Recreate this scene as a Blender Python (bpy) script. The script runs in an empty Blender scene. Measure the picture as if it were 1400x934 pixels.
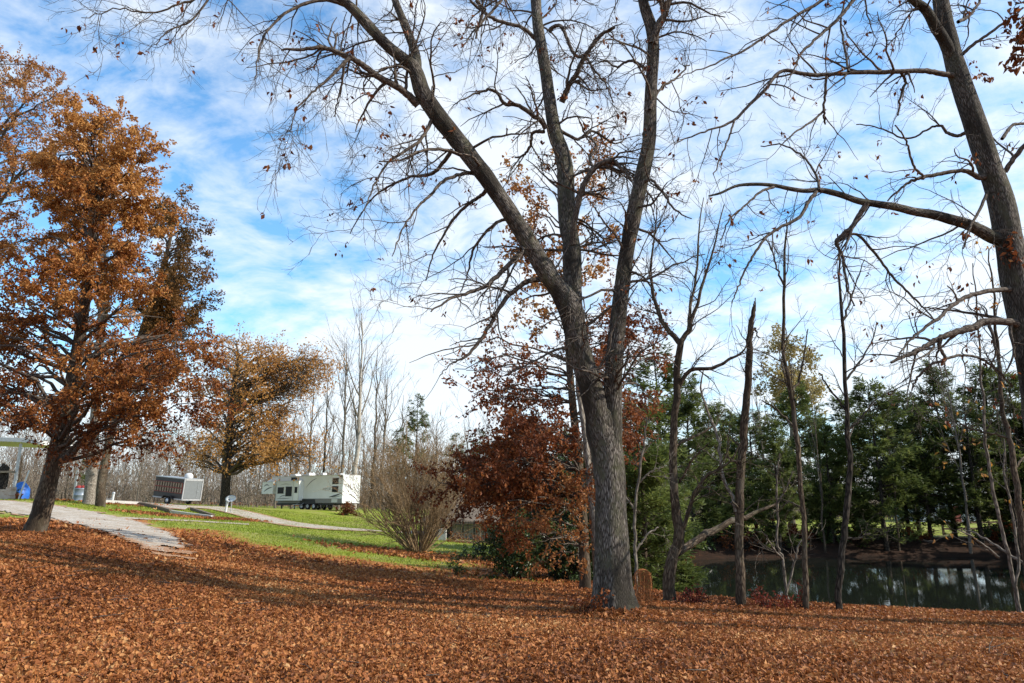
import bpy, math, random
import numpy as np
from mathutils import Vector, Matrix, Euler

SC = bpy.context.scene
COL = SC.collection
R_ = math.radians
FPX = 972.0                      # focal length in pixels of a 1400 px wide frame
PITCH = math.atan(223.0 / FPX)
CAMZ = 1.6
CT, ST = math.cos(PITCH), math.sin(PITCH)

# ---------------------------------------------------------------- geometry of the view
def ray(px, py):
    u = (px - 700.0) / FPX; v = (467.0 - py) / FPX
    return np.array([u, CT - v * ST, ST + v * CT])

def at(px, py, Y):
    d = ray(px, py)
    return np.array([0, 0, CAMZ]) + d * (Y / d[1])

def mpp(Y):                      # metres per 1400-frame pixel at distance Y
    return Y / FPX

# ---------------------------------------------------------------- terrain
CTRL = [(0, 934, 6.8), (700, 934, 7.1), (1400, 934, 7.3), (838, 842, 13), (1400, 858, 13.2), (1280, 856, 13.3), (1150, 849, 13.7), (1020, 837, 14.6),
        (920, 826, 15.8), (45, 728, 20), (0, 830, 10), (350, 850, 11), (600, 850, 11.5), (0, 760, 14), (300, 770, 18), (450, 787, 18),
        (660, 792, 22), (0, 708, 27), (0, 690, 36), (250, 745, 22), (200, 701, 45), (240, 692, 60), (308, 693, 75), (420, 697, 80),
        (358, 697, 86), (485, 699, 78), (520, 727, 52), (572, 757, 36), (640, 772, 29), (480, 742, 38), (350, 722, 40), (420, 715, 60),
        (600, 700, 90), (300, 690, 120), (1000, 736, 52), (1300, 733, 55), (1400, 726, 65), (1200, 722, 80), (650, 741, 60), (790, 806, 19),
        (120, 688, 44), (-200, 690, 40)]
_c = [at(*c) for c in CTRL] + [np.array(p, float) for p in
     [(0, 0, 0), (-15, 0, .3), (15, 0, -.1), (0, -20, .2), (-70, 60, 2.0), (-70, 130, 2.2), (70, 60, -.3), (70, 130, -.2), (0, 130, .9),
      (-40, 20, 1.4), (40, 15, -.6), (25, 12, -.5), (9, 35, -.9), (3, 30, -.8)]]
_c = np.array(_c)
def _phi(r2):
    return 0.5 * r2 * np.log(r2 + 1e-9)
_n = len(_c)
_A = np.zeros((_n + 3, _n + 3))
_d2 = ((_c[:, None, :2] - _c[None, :, :2]) ** 2).sum(-1)
_A[:_n, :_n] = _phi(_d2) + np.eye(_n) * 2.0
_A[:_n, _n:] = np.c_[np.ones(_n), _c[:, :2]]
_A[_n:, :_n] = _A[:_n, _n:].T
_W = np.linalg.solve(_A, np.r_[_c[:, 2], 0, 0, 0])

WZ = -1.58
POND = np.array([(3.2, 24.5), (6.5, 20.0), (11, 18.0), (20, 17.2), (34, 18), (48, 24), (50, 36), (40, 44.5), (27, 46.3), (18, 45.8), (11, 44.2), (7, 38), (3.8, 30)])

def sdist(X, Y, poly):           # signed distance to a polygon, negative inside
    X = np.asarray(X, float); Y = np.asarray(Y, float)
    d = np.full(X.shape, 1e9); ins = np.zeros(X.shape, bool)
    n = len(poly)
    for i in range(n):
        ax, ay = poly[i]; bx, by = poly[(i + 1) % n]
        ex, ey = bx - ax, by - ay
        t = np.clip(((X - ax) * ex + (Y - ay) * ey) / (ex * ex + ey * ey), 0, 1)
        d = np.minimum(d, np.hypot(X - ax - t * ex, Y - ay - t * ey))
        c = (ay > Y) != (by > Y)
        with np.errstate(divide='ignore', invalid='ignore'):
            xi = ax + (Y - ay) * ex / (ey if ey else 1e-9)
        ins ^= c & (X < xi)
    return np.where(ins, -d, d)

def GZ(X, Y):
    X = np.asarray(X, float); Y = np.asarray(Y, float)
    sh = X.shape
    x = np.clip(X, -70, 70).ravel(); y = np.clip(Y, -20, 130).ravel()
    out = np.empty(x.shape)
    for s in range(0, len(x), 20000):
        xs, ys = x[s:s + 20000], y[s:s + 20000]
        r2 = (xs[:, None] - _c[None, :, 0]) ** 2 + (ys[:, None] - _c[None, :, 1]) ** 2
        out[s:s + 20000] = _phi(r2) @ _W[:_n] + _W[_n] + _W[_n + 1] * xs + _W[_n + 2] * ys
    z = out.reshape(sh)
    sd = sdist(X, Y, POND)
    near = np.where(Y < 30, .42, .34)
    basin = np.where(sd > 0, WZ + near * sd, WZ + .5 * np.maximum(sd, -2.5))
    k = .25                       # smooth minimum
    h = np.clip(.5 + .5 * (basin - z) / k, 0, 1)
    return np.where(sd < 12, basin * (1 - h) + z * h - k * h * (1 - h), z)

def gz(x, y):
    return float(GZ(np.array([x]), np.array([y]))[0])

def ground_at(px, py, ymin=5, ymax=130):
    d = ray(px, py)
    ys = np.linspace(ymin, ymax, 1500)
    t = ys / d[1]
    z = CAMZ + d[2] * t
    h = GZ(d[0] * t, ys)
    k = np.nonzero(z < h)[0]
    i = k[0] if len(k) else len(ys) - 1
    return np.array([d[0] * t[i], ys[i], h[i]])

# ---------------------------------------------------------------- noise
def _hash(i, j, k):
    h = (i * 374761393 + j * 668265263 + k * 1274126177) & 0xffffffff
    h = ((h ^ (h >> 13)) * 1274126177) & 0xffffffff
    return ((h ^ (h >> 16)) & 0xffff) / 65535.0

def vnoise(P):
    P = np.asarray(P, float)
    i = np.floor(P).astype(np.int64); f = P - i; f = f * f * (3 - 2 * f)
    r = 0
    for a in (0, 1):
        for b in (0, 1):
            for c in (0, 1):
                w = (f[:, 0] if a else 1 - f[:, 0]) * (f[:, 1] if b else 1 - f[:, 1]) * (f[:, 2] if c else 1 - f[:, 2])
                r = r + w * _hash(i[:, 0] + a, i[:, 1] + b, i[:, 2] + c)
    return r * 2 - 1

def fbm2(x, y, s):
    P = np.c_[np.ravel(x) * s, np.ravel(y) * s, np.zeros(np.size(x))]
    return (vnoise(P) + .5 * vnoise(P * 2.1 + 7) + .25 * vnoise(P * 4.3 + 3)).reshape(np.shape(x)) / 1.5

# ---------------------------------------------------------------- mesh building
def nrm(v):
    return v / np.maximum(np.linalg.norm(v, axis=-1, keepdims=True), 1e-9)

class MB:
    """collects vertices, faces and per-vertex attributes of ONE mesh"""
    def __init__(s):
        s.V = []; s.F = []; s.M = []; s.A = {}; s.n = 0
    def add(s, V, faces, mat=0, **attr):
        V = np.asarray(V, float).reshape(-1, 3)
        for f in faces:
            f = np.asarray(f, np.int64)
            if len(f):
                s.F.append(f + s.n); s.M.append(np.full(len(f), mat))
        for k, a in attr.items():
            s.A.setdefault(k, []).append((s.n, np.asarray(a, float)))
        s.V.append(V); s.n += len(V)
        return s
    def tubes(s, P, R, k=5, mat=0, bump=0, bf=6):
        """P (N,n,3), R (N,n): N tubes at once, with a bark coordinate that follows each tube"""
        P = np.asarray(P, float); R = np.asarray(R, float)
        if P.ndim == 2: P = P[None]; R = R[None]
        N, n, _ = P.shape
        if N == 0: return s
        T = nrm(np.gradient(P, axis=1))
        m = nrm(P[:, -1] - P[:, 0])
        ref = np.where(np.abs(m[:, 2:3]) < .8, np.array([[0, 0, 1.]]), np.array([[1., 0, 0]]))[:, None, :]
        a = nrm(ref - T * (ref * T).sum(-1, keepdims=True))
        b = np.cross(T, a)
        th = np.arange(k) * 2 * math.pi / k
        cs = np.cos(th)[None, None, :, None]; sn = np.sin(th)[None, None, :, None]
        D = a[:, :, None, :] * cs + b[:, :, None, :] * sn
        V = P[:, :, None, :] + D * R[:, :, None, None]
        seg = np.r_['1', np.zeros((N, 1)), np.cumsum(np.linalg.norm(np.diff(P, axis=1), axis=-1), axis=1)]
        bark = np.stack([np.broadcast_to(np.cos(th), (N, n, k)) * R[:, :, None], np.broadcast_to(np.sin(th), (N, n, k)) * R[:, :, None],
                         np.broadcast_to(seg[:, :, None], (N, n, k))], -1)
        if bump:
            q = V.reshape(-1, 3) * np.array([bf, bf, bf * .35])
            nz = (vnoise(q) + .6 * vnoise(q * 2.3 + 5)).reshape(N, n, k, 1)
            V = V + D * nz * (bump * R[:, :, None, None])
        base = (np.arange(N) * n * k)[:, None, None]
        i = np.arange(n - 1)[None, :, None] * k; j = np.arange(k)[None, None, :]; j2 = (j + 1) % k
        q = np.stack([base + i + j, base + i + j2, base + i + k + j2, base + i + k + j], -1).reshape(-1, 4)
        return s.add(V.reshape(-1, 3), [q], mat, bark=bark.reshape(-1, 3))
    def box(s, c, size, rot=0, mat=0, bev=0, M=None):
        x, y, z = [d / 2 for d in size]
        V = np.array([(i, j, k) for i in (-x, x) for j in (-y, y) for k in (-z, z)])
        if rot:
            ca, sa = math.cos(rot), math.sin(rot)
            V = np.c_[V[:, 0] * ca - V[:, 1] * sa, V[:, 0] * sa + V[:, 1] * ca, V[:, 2]]
        return s.add(V + np.array(c), [[(0, 1, 3, 2), (4, 6, 7, 5), (0, 4, 5, 1), (2, 3, 7, 6), (0, 2, 6, 4), (1, 5, 7, 3)]], mat)
    def bar(s, a, b, w, h=None, mat=0):
        """a rectangular bar from a to b"""
        a = np.array(a, float); b = np.array(b, float); h = h or w
        t = nrm(b - a); ref = np.array([0, 0, 1.]) if abs(t[2]) < .9 else np.array([1., 0, 0])
        u = nrm(np.cross(t, ref)); v = np.cross(u, t)
        V = [p + u * i * w / 2 + v * j * h / 2 for p in (a, b) for i, j in ((-1, -1), (1, -1), (1, 1), (-1, 1))]
        return s.add(V, [[(0, 1, 2, 3), (7, 6, 5, 4), (0, 4, 5, 1), (1, 5, 6, 2), (2, 6, 7, 3), (3, 7, 4, 0)]], mat)
    def cyl(s, a, b, r, r2=None, k=12, mat=0):
        a = np.array(a, float); b = np.array(b, float); r2 = r if r2 is None else r2
        P = np.array([a, a, b, b]); 
        e = (b - a) * 1e-4
        P[1] += e; P[2] -= e
        T = nrm(b - a); ref = np.array([0, 0, 1.]) if abs(T[2]) < .9 else np.array([1., 0, 0])
        u = nrm(np.cross(T, ref)); v = np.cross(T, u)
        th = np.arange(k) * 2 * math.pi / k
        ring = np.cos(th)[:, None] * u + np.sin(th)[:, None] * v
        V = np.r_[a + ring * r, b + ring * r2]
        j = np.arange(k); q = np.c_[j, (j + 1) % k, k + (j + 1) % k, k + j]
        s.add(V, [q], mat)
        s.add(np.r_[a + ring * r, b + ring * r2], [[tuple(range(k - 1, -1, -1))], [tuple(range(k, 2 * k))]], mat)
        return s
    def lathe(s, c, prof, k=24, mat=0):
        th = np.arange(k) * 2 * math.pi / k
        V = np.array([[(c[0] + r * math.cos(t), c[1] + r * math.sin(t), c[2] + z) for t in th] for r, z in prof]).reshape(-1, 3)
        n = len(prof); i = np.arange(n - 1)[:, None] * k; j = np.arange(k)[None]; j2 = (j + 1) % k
        return s.add(V, [np.stack([i + j, i + j2, i + k + j2, i + k + j], -1).reshape(-1, 4)], mat)
    def prism(s, prof, y0, y1, mat=0):
        """profile in xz extruded along y"""
        n = len(prof)
        V = [(x, y0, z) for x, z in prof] + [(x, y1, z) for x, z in prof]
        q = [(i, (i + 1) % n, n + (i + 1) % n, n + i) for i in range(n)]
        return s.add(V, [q, [tuple(range(n - 1, -1, -1))], [tuple(range(n, 2 * n))]], mat)
    def build(s, name, mats, parent=None, smooth=True, off=None):
        V = np.concatenate(s.V) if s.V else np.zeros((0, 3))
        if off is not None: V = V - np.asarray(off)
        me = bpy.data.meshes.new(name)
        me.vertices.add(len(V)); me.vertices.foreach_set('co', V.astype(np.float32).ravel())
        tot = np.concatenate([np.full(len(f), f.shape[1]) for f in s.F]).astype(np.int32)
        idx = np.concatenate([f.ravel() for f in s.F]).astype(np.int32)
        me.loops.add(len(idx)); me.loops.foreach_set('vertex_index', idx)
        me.polygons.add(len(tot))
        st = np.r_[0, np.cumsum(tot)[:-1]].astype(np.int32)
        me.polygons.foreach_set('loop_start', st)
        me.polygons.foreach_set('material_index', np.concatenate(s.M).astype(np.int32))
        me.polygons.foreach_set('use_smooth', np.full(len(tot), bool(smooth)))
        for k, lst in s.A.items():
            vec = lst[0][1].ndim == 2
            arr = np.zeros((len(V), 3) if vec else len(V), np.float32)
            for o, a in lst: arr[o:o + len(a)] = a
            at_ = me.attributes.new(k, 'FLOAT_VECTOR' if vec else 'FLOAT', 'POINT')
            at_.data.foreach_set('vector' if vec else 'value', arr.ravel())
        me.update(calc_edges=True)
        for m in (mats if isinstance(mats, (list, tuple)) else [mats]): me.materials.append(m)
        o = bpy.data.objects.new(name, me); COL.objects.link(o)
        if parent: o.parent = parent
        return o

def tag(o, label=None, cat=None, group=None, kind=None):
    if label: o['label'] = label
    if cat: o['category'] = cat
    if group: o['group'] = group
    if kind: o['kind'] = kind
    return o

def empty(name, loc, label, cat, group=None, rz=0):
    o = bpy.data.objects.new(name, None); COL.objects.link(o)
    o.location = tuple(float(v) for v in loc); o.rotation_euler = (0, 0, rz); o.empty_display_size = .2
    return tag(o, label, cat, group)

def copy_tree(o, parent=None):
    c = o.copy(); COL.objects.link(c)
    if parent: c.parent = parent
    for ch in list(o.children): copy_tree(ch, c)
    return c

# ---------------------------------------------------------------- materials
def lin(r, g, b):
    f = lambda c: (c / 255 / 12.92) if c <= 10 else ((c / 255 + .055) / 1.055) ** 2.4
    return (f(r), f(g), f(b), 1)

class NT:
    def __init__(s, name):
        s.m = bpy.data.materials.new(name); s.m.use_nodes = True
        s.t = s.m.node_tree; s.t.nodes.clear()
        s.out = s.t.nodes.new('ShaderNodeOutputMaterial')
    def n(s, typ, **kw):
        o = s.t.nodes.new('ShaderNode' + typ)
        for k, v in kw.items():
            if k.startswith('_'): setattr(o, k[1:], v)
            else:
                key = int(k[1:]) if k[0] == 'i' and k[1:].isdigit() else k.replace('_', ' ')
                if hasattr(v, 'is_linked') or isinstance(v, bpy.types.NodeSocket): s.t.links.new(v, o.inputs[key])
                else: o.inputs[key].default_value = v
        return o
    def link(s, a, b): s.t.links.new(a, b)
    def ramp(s, fac, stops, interp='LINEAR'):
        o = s.t.nodes.new('ShaderNodeValToRGB'); o.color_ramp.interpolation = interp
        e = o.color_ramp.elements
        while len(e) < len(stops): e.new(.5)
        for x, (p, c) in zip(e, stops):
            x.position = p; x.color = c if len(c) == 4 else (*c, 1)
        s.link(fac, o.inputs[0]); return o.outputs[0]
    def mix(s, fac, a, b, mode='MIX'):
        o = s.t.nodes.new('ShaderNodeMix'); o.data_type = 'RGBA'; o.blend_type = mode
        for v, k in ((fac, 0), (a, 6), (b, 7)):
            if isinstance(v, bpy.types.NodeSocket): s.link(v, o.inputs[k])
            else: o.inputs[k].default_value = v if k == 0 or len(v) == 4 else (*v, 1)
        return o.outputs[2]
    def math(s, op, a, b=0.0, clamp=False):
        o = s.t.nodes.new('ShaderNodeMath'); o.operation = op; o.use_clamp = clamp
        for v, k in ((a, 0), (b, 1)):
            if isinstance(v, bpy.types.NodeSocket): s.link(v, o.inputs[k])
            else: o.inputs[k].default_value = v
        return o.outputs[0]
    def attr(s, name): return s.n('Attribute', _attribute_name=name)
    def coord(s, scale=(1, 1, 1), src='Object', vec=None):
        v = vec or s.n('TexCoord').outputs[src]
        return s.n('Mapping', Vector=v, Scale=scale).outputs[0]
    def noise(s, vec, scale, detail=4, rough=.55):
        return s.n('TexNoise', Vector=vec, Scale=scale, Detail=detail, Roughness=rough).outputs[0]
    def surf(s, color, rough=.8, bump=None, bstr=.5, bdist=.01, spec=.3, metal=0, **kw):
        p = s.n('BsdfPrincipled', Roughness=rough, Metallic=metal, **kw)
        p.inputs['Specular IOR Level'].default_value = spec
        if isinstance(color, bpy.types.NodeSocket): s.link(color, p.inputs['Base Color'])
        else: p.inputs['Base Color'].default_value = color if len(color) == 4 else (*color, 1)
        if bump is not None:
            b = s.n('Bump', Height=bump, Strength=bstr, Distance=bdist); s.link(b.outputs[0], p.inputs['Normal'])
        s.link(p.outputs[0], s.out.inputs[0]); return p

def plain(name, col, rough=.6, metal=0, spec=.4, var=.12, scale=8):
    t = NT(name); v = t.coord()
    f = t.noise(v, scale, 5)
    dark = tuple(c * (1 - var * 1.6) for c in col[:3]); lite = tuple(min(1, c * (1 + var)) for c in col[:3])
    t.surf(t.ramp(f, [(.3, dark), (.7, lite)]), rough, spec=spec, metal=metal)
    return t.m

def leafmat(name, stops, trans=.35, rough=.55):
    t = NT(name)
    c = t.ramp(t.attr('tone').outputs['Fac'], stops)
    p = t.surf(c, rough, spec=.25)
    tr = t.n('BsdfTranslucent', Color=c)
    mx = t.n('MixShader', Fac=trans, i1=p.outputs[0], i2=tr.outputs[0])
    t.link(mx.outputs[0], t.out.inputs[0])
    return t.m

def barkmat(name, dark, mid, lite, s=30, stretch=.16, lich=None, bd=.02, bstr=.8):
    t = NT(name)
    a = t.attr('bark').outputs['Vector']
    v = t.coord((s, s, s * stretch), vec=a)
    f1 = t.noise(v, 1.6, 6, .7)
    wv = t.n('VectorMath', _operation='MULTIPLY_ADD', i0=t.n('TexNoise', Vector=v, Scale=.5, Detail=3.0).outputs[1], i1=(.5, .5, .5), i2=t.coord((s * .8, s * .8, s * .8 * stretch), vec=a)).outputs[0]
    vo = t.n('TexVoronoi', Vector=wv, Scale=1.0, Randomness=1.0, _feature='DISTANCE_TO_EDGE')
    ridge = t.math('MULTIPLY', t.math('MULTIPLY', vo.outputs[0], 3.0, True), f1)
    c = t.ramp(ridge, [(.03, dark), (.22, mid), (.55, lite)])
    if lich:
        o = t.coord((1, 1, .5))
        l = t.noise(o, 4.5, 6, .7)
        c = t.mix(t.ramp(l, [(.5, (0, 0, 0)), (.62, (1, 1, 1))]), c, lich)
        d2 = t.noise(t.coord((1, 1, .3)), 1.7, 6, .65)
        ms = t.noise(t.coord((1, 1, .6)), 3.2, 6, .75)
        c = t.mix(t.ramp(ms, [(.52, (0, 0, 0)), (.68, (.7, .7, .7))]), c, (.052, .055, .022))
        c = t.mix(t.ramp(d2, [(.44, (0, 0, 0)), (.60, (.88, .88, .88))]), c, dark)
    t.surf(c, .9, ridge, bstr, bd, spec=.15)
    return t.m
EXPOSURE = 0.55; SKYSTR = .12; SKYTINT = (.95, 1.42, 1.6); CLOUD = (6.0, 6.35, 6.7, 1); DENOISE = True
# ================================================================ materials used in several places
LITTER = [(0.0, (.085, .030, .012)), (.25, (.22, .072, .022)), (.55, (.35, .125, .036)), (.8, (.44, .185, .058)), (1.0, (.54, .30, .12))]

def litter_nodes(t):
    v = t.coord()
    vo = t.n('TexVoronoi', Vector=v, Scale=11.0, Randomness=1.0)
    vo2 = t.n('TexVoronoi', Vector=v, Scale=23.0, Randomness=1.0)
    r1 = t.n('SeparateColor', i0=vo.outputs['Color']).outputs[0]
    r2 = t.n('SeparateColor', i0=vo2.outputs['Color']).outputs[1]
    mixv = t.math('ADD', t.math('MULTIPLY', r1, .6), t.math('MULTIPLY', r2, .4))
    big = t.noise(v, .5, 3)
    f = t.math('ADD', mixv, t.math('MULTIPLY', t.math('SUBTRACT', big, .5), .5))
    c = t.ramp(f, LITTER)
    return c, t.math('ADD', vo.outputs['Distance'], vo2.outputs['Distance'])

t = NT('leaf_litter_ground')
c, h = litter_nodes(t)
c = t.mix(t.ramp(t.noise(t.coord(), 3.0, 5), [(.35, (1, 1, 1)), (.55, (0, 0, 0))]), c, (.06, .035, .018))
t.surf(c, .9, h, .8, .05, spec=.15)
M_GROUND = t.m

t = NT('lawn_grass')
v = t.coord()
g = t.noise(v, 22, 6, .7); big = t.noise(v, .35, 4, .6); fine = t.noise(t.coord((1, .4, 1)), 70, 3, .8)
gc = t.ramp(t.math('ADD', t.math('MULTIPLY', g, .6), t.math('MULTIPLY', fine, .4)), [(.3, (.12, .15, .014)), (.55, (.22, .265, .022)), (.75, (.31, .33, .05))])
gc = t.mix(t.ramp(big, [(.42, (0, 0, 0)), (.66, (1, 1, 1))]), gc, (.27, .24, .075))
lc, h = litter_nodes(t)
edge = t.attr('edge').outputs['Fac']
n2 = t.math('ADD', t.math('MULTIPLY', t.noise(v, 9, 5, .75), .6), t.math('MULTIPLY', t.noise(v, 1.2, 3), .4))
fac = t.math('GREATER_THAN', n2, t.math('ADD', t.math('MULTIPLY', edge, .42), .27))
gc = t.mix(fac, gc, lc)
t.surf(gc, .9, g, .6, .05, spec=.15)
M_LAWN = t.m

t = NT('pale_gravel')
v = t.coord()
vo = t.n('TexVoronoi', Vector=v, Scale=26.0)
gcol = t.ramp(t.n('SeparateColor', i0=vo.outputs['Color']).outputs[0], [(0, (.26, .22, .175)), (.5, (.43, .375, .31)), (1, (.60, .54, .45))])
gcol = t.mix(t.ramp(t.noise(v, 1.3, 6, .7), [(.42, (0, 0, 0)), (.66, (.9, .9, .9))]), gcol, (.29, .22, .15))
lc, h = litter_nodes(t)
edge = t.attr('edge').outputs['Fac']
n2 = t.math('ADD', t.math('MULTIPLY', t.noise(v, 8, 5, .75), .6), t.math('MULTIPLY', t.noise(v, 1.5, 3), .4))
fac = t.math('GREATER_THAN', n2, t.math('ADD', t.math('MULTIPLY', edge, .40), .33))
dirt = t.mix(.55, lc, (.33, .235, .155))
t.surf(t.mix(fac, gcol, dirt), .9, vo.outputs['Distance'], .5, .03, spec=.2)
M_GRAVEL = t.m

t = NT('pond_water')
v = t.coord()
t.surf((.012, .014, .010, 1), .02, t.noise(t.coord((1, 2.2, 1)), 2.2, 3), .045, .02, spec=.5, IOR=1.33)
M_WATER = t.m

t = NT('far_woodland_slope')
v = t.coord()
f = t.noise(t.coord((1, 1, .35)), .35, 8, .75)
t.surf(t.ramp(f, [(.3, (.10, .075, .055)), (.5, (.20, .155, .115)), (.7, (.29, .24, .18))]), 1, f, 1, 3, spec=.05)
M_HILL = t.m

LEAFSTOPS_RUST = [(0, (.055, .014, .006)), (.4, (.15, .042, .013)), (.75, (.24, .08, .022)), (1, (.34, .15, .05))]
LEAFSTOPS_RED = [(0, (.085, .024, .010)), (.45, (.20, .058, .019)), (.8, (.31, .105, .03)), (1, (.40, .18, .06))]
LEAFSTOPS_ORANGE = [(0, (.13, .04, .012)), (.4, (.29, .105, .026)), (.8, (.40, .18, .05)), (1, (.46, .27, .11))]
LEAFSTOPS_GOLD = [(0, (.22, .145, .03)), (.3, (.38, .20, .042)), (.65, (.50, .235, .06)), (1, (.56, .31, .11))]
LEAFSTOPS_PINE = [(0, (.042, .055, .016)), (.5, (.115, .145, .036)), (1, (.23, .25, .07))]
LEAFSTOPS_YPINE = [(0, (.045, .062, .016)), (.5, (.105, .135, .03)), (1, (.19, .215, .05))]
LEAFSTOPS_HOLLY = [(0, (.014, .028, .009)), (.55, (.045, .075, .018)), (1, (.16, .19, .05))]
M_LITTERLEAF = leafmat('fallen_oak_leaf', LITTER, .2, .6)
M_RUST = leafmat('rust_oak_leaf', LEAFSTOPS_RUST)
M_RED = leafmat('dark_red_oak_leaf', LEAFSTOPS_RED)
M_ORANGE = leafmat('orange_oak_leaf', LEAFSTOPS_ORANGE)
M_GOLD = leafmat('gold_brown_leaf', LEAFSTOPS_GOLD, .5)
M_PINE = leafmat('pine_needles', LEAFSTOPS_PINE, .42)
M_YPINE = leafmat('young_pine_needles', LEAFSTOPS_YPINE, .42)
M_HOLLY = leafmat('glossy_evergreen_leaf', LEAFSTOPS_HOLLY, .15, .35)
M_REDLEAF = leafmat('crimson_seedling_leaf', [(0, (.09, .016, .010)), (1, (.27, .06, .03))])
M_GRASSB = leafmat('grass_blade', [(0, (.11, .15, .014)), (.6, (.23, .28, .024)), (1, (.34, .33, .06))], .3)

M_BARK = barkmat('oak_bark', (.026, .021, .016), (.125, .105, .087), (.33, .29, .245), 62, .14, (.10, .092, .06), .03)
M_TWIG = barkmat('twig_bark', (.042, .032, .025), (.105, .082, .064), (.20, .165, .13), 60, .2, None, .004)
M_BARKP = barkmat('pale_bark', (.11, .09, .07), (.24, .205, .165), (.36, .32, .27), 30, .25, None, .01)
M_BARKB = barkmat('brown_bark', (.035, .024, .016), (.11, .078, .052), (.21, .16, .11), 34, .2, (.12, .10, .075), .015)
M_BARKD = barkmat('dark_bark', (.012, .010, .008), (.045, .036, .028), (.10, .08, .06), 26, .2, None, .02)
M_BARKW = barkmat('whitish_bark', (.26, .23, .19), (.42, .38, .33), (.55, .51, .46), 20, .5, None, .006)
M_BARKG = barkmat('grey_brown_bark', (.08, .065, .05), (.17, .14, .11), (.26, .22, .18), 20, .3, None, .01)
M_FARW = barkmat('far_wood_bark', (.12, .09, .065), (.23, .185, .14), (.34, .29, .23), 12, .4, None, .01)
M_SHRUB = barkmat('tan_twigs', (.15, .095, .05), (.28, .19, .105), (.40, .29, .17), 40, .3, None, .004)

# ================================================================ ground, water, lawn, drives
def axis(parts):
    out = []
    for a, b, n in parts: out += list(np.linspace(a, b, n, endpoint=False))
    out.append(parts[-1][1]); return np.array(out)
gx = axis([(-900, -300, 6), (-300, -70, 18), (-70, -26, 44), (-26, 26, 150), (26, 70, 60), (70, 300, 18), (300, 900, 6)])
gy = axis([(-300, -40, 8), (-40, 3, 22), (3, 50, 140), (50, 130, 64), (130, 400, 20), (400, 1200, 8)])

def sheet(name, xs, ys, dz, mat, keep=None, edge=None, kind='structure'):
    X, Y = np.meshgrid(xs, ys)
    Z = GZ(X, Y) + dz
    ny, nx = X.shape
    i = np.arange(ny - 1)[:, None] * nx; j = np.arange(nx - 1)[None]
    q = np.stack([i + j, i + j + 1, i + nx + j + 1, i + nx + j], -1).reshape(-1, 4)
    V = np.stack([X, Y, Z], -1).reshape(-1, 3)
    at_ = {}
    if keep is not None:
        k = keep(X, Y).ravel()
        q = q[k[q].all(1)]
        used = np.unique(q); mp = np.full(len(V), -1); mp[used] = np.arange(len(used))
        V = V[used]; q = mp[q]
        if edge is not None: at_['edge'] = edge(X, Y).ravel()[used]
    o = MB().add(V, [q], 0, **at_).build(name, mat)
    return tag(o, kind=kind)

sheet('ground', gx, gy, 0, M_GROUND)

# leaf / lawn boundary, from where it lies in the meadow
_b = np.array([ground_at(px, py)[:2] for px, py in [(-150, 707), (0, 711), (120, 720), (185, 711), (250, 727), (330, 748), (420, 762), (500, 775), (600, 787), (660, 794)]])
_b = _b[np.argsort(_b[:, 0])]
def lawn_sd(X, Y):                # > 0 inside the lawn, metres
    yb = np.interp(X, _b[:, 0], _b[:, 1])
    d1 = (Y - yb) * .7
    d2 = (1.2 + .10 * (Y - 22)) - X
    d = np.minimum(d1, np.where(Y > 47, (Y - 46) * .8 + np.maximum(0, 8 - X), d2))
    d3 = sdist(X, Y, POND) - 4.0
    return np.minimum(d, d3) + fbm2(X, Y, .5) * .9
lx = axis([(-70, -30, 40), (-30, 14, 120), (14, 80, 60)]); ly = axis([(18, 48, 110), (48, 140, 92)])
sheet('lawn', lx, ly, .035, M_LAWN, lambda X, Y: (lawn_sd(X, Y) > -.6) & (Y < 118 + .0 * X), lambda X, Y: np.clip(lawn_sd(X, Y) / 4.5 + .05, 0, 1))

def ribbon(name, left, right, dz, mat, n=90, m=14, fade=(0, 0), ragged=False):
    """a strip of road between two lines drawn on the ground"""
    def res(p, n):
        p = np.array([(q if len(q) == 3 else ground_at(*q))[:2] for q in p]); s = np.r_[0, np.cumsum(np.hypot(*np.diff(p, axis=0).T))]
        u = np.linspace(0, s[-1], n); return np.c_[np.interp(u, s, p[:, 0]), np.interp(u, s, p[:, 1])]
    A, B = res(left, n), res(right, n)
    for _ in range(6):
        for q in (A, B): q[1:-1] = (q[:-2] + q[1:-1] * 2 + q[2:]) / 4
    w = np.linspace(0, 1, m)
    XY = A[:, None] * (1 - w[None, :, None]) + B[:, None] * w[None, :, None]
    Z = GZ(XY[..., 0], XY[..., 1]) + dz
    V = np.concatenate([XY, Z[..., None]], -1).reshape(-1, 3)
    i = np.arange(n - 1)[:, None] * m; j = np.arange(m - 1)[None]
    q = np.stack([i + j, i + j + 1, i + m + j + 1, i + m + j], -1).reshape(-1, 4)
    e = np.minimum(1, np.minimum(w, 1 - w) * 4)[None] * np.ones((n, 1))
    s = np.linspace(0, 1, n)[:, None]
    if fade[1]: e = e * np.clip((1 - s) / fade[1], 0, 1)
    if fade[0]: e = e * np.clip(s / fade[0], 0, 1)
    if ragged: q = q[(e.ravel()[q].min(1) + .55 * fbm2(V[q[:, 0], 0], V[q[:, 0], 1], 1.7) - .30) > 0]
    return tag(MB().add(V, [q], 0, edge=e.ravel()).build(name, mat), kind='structure')

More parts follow.
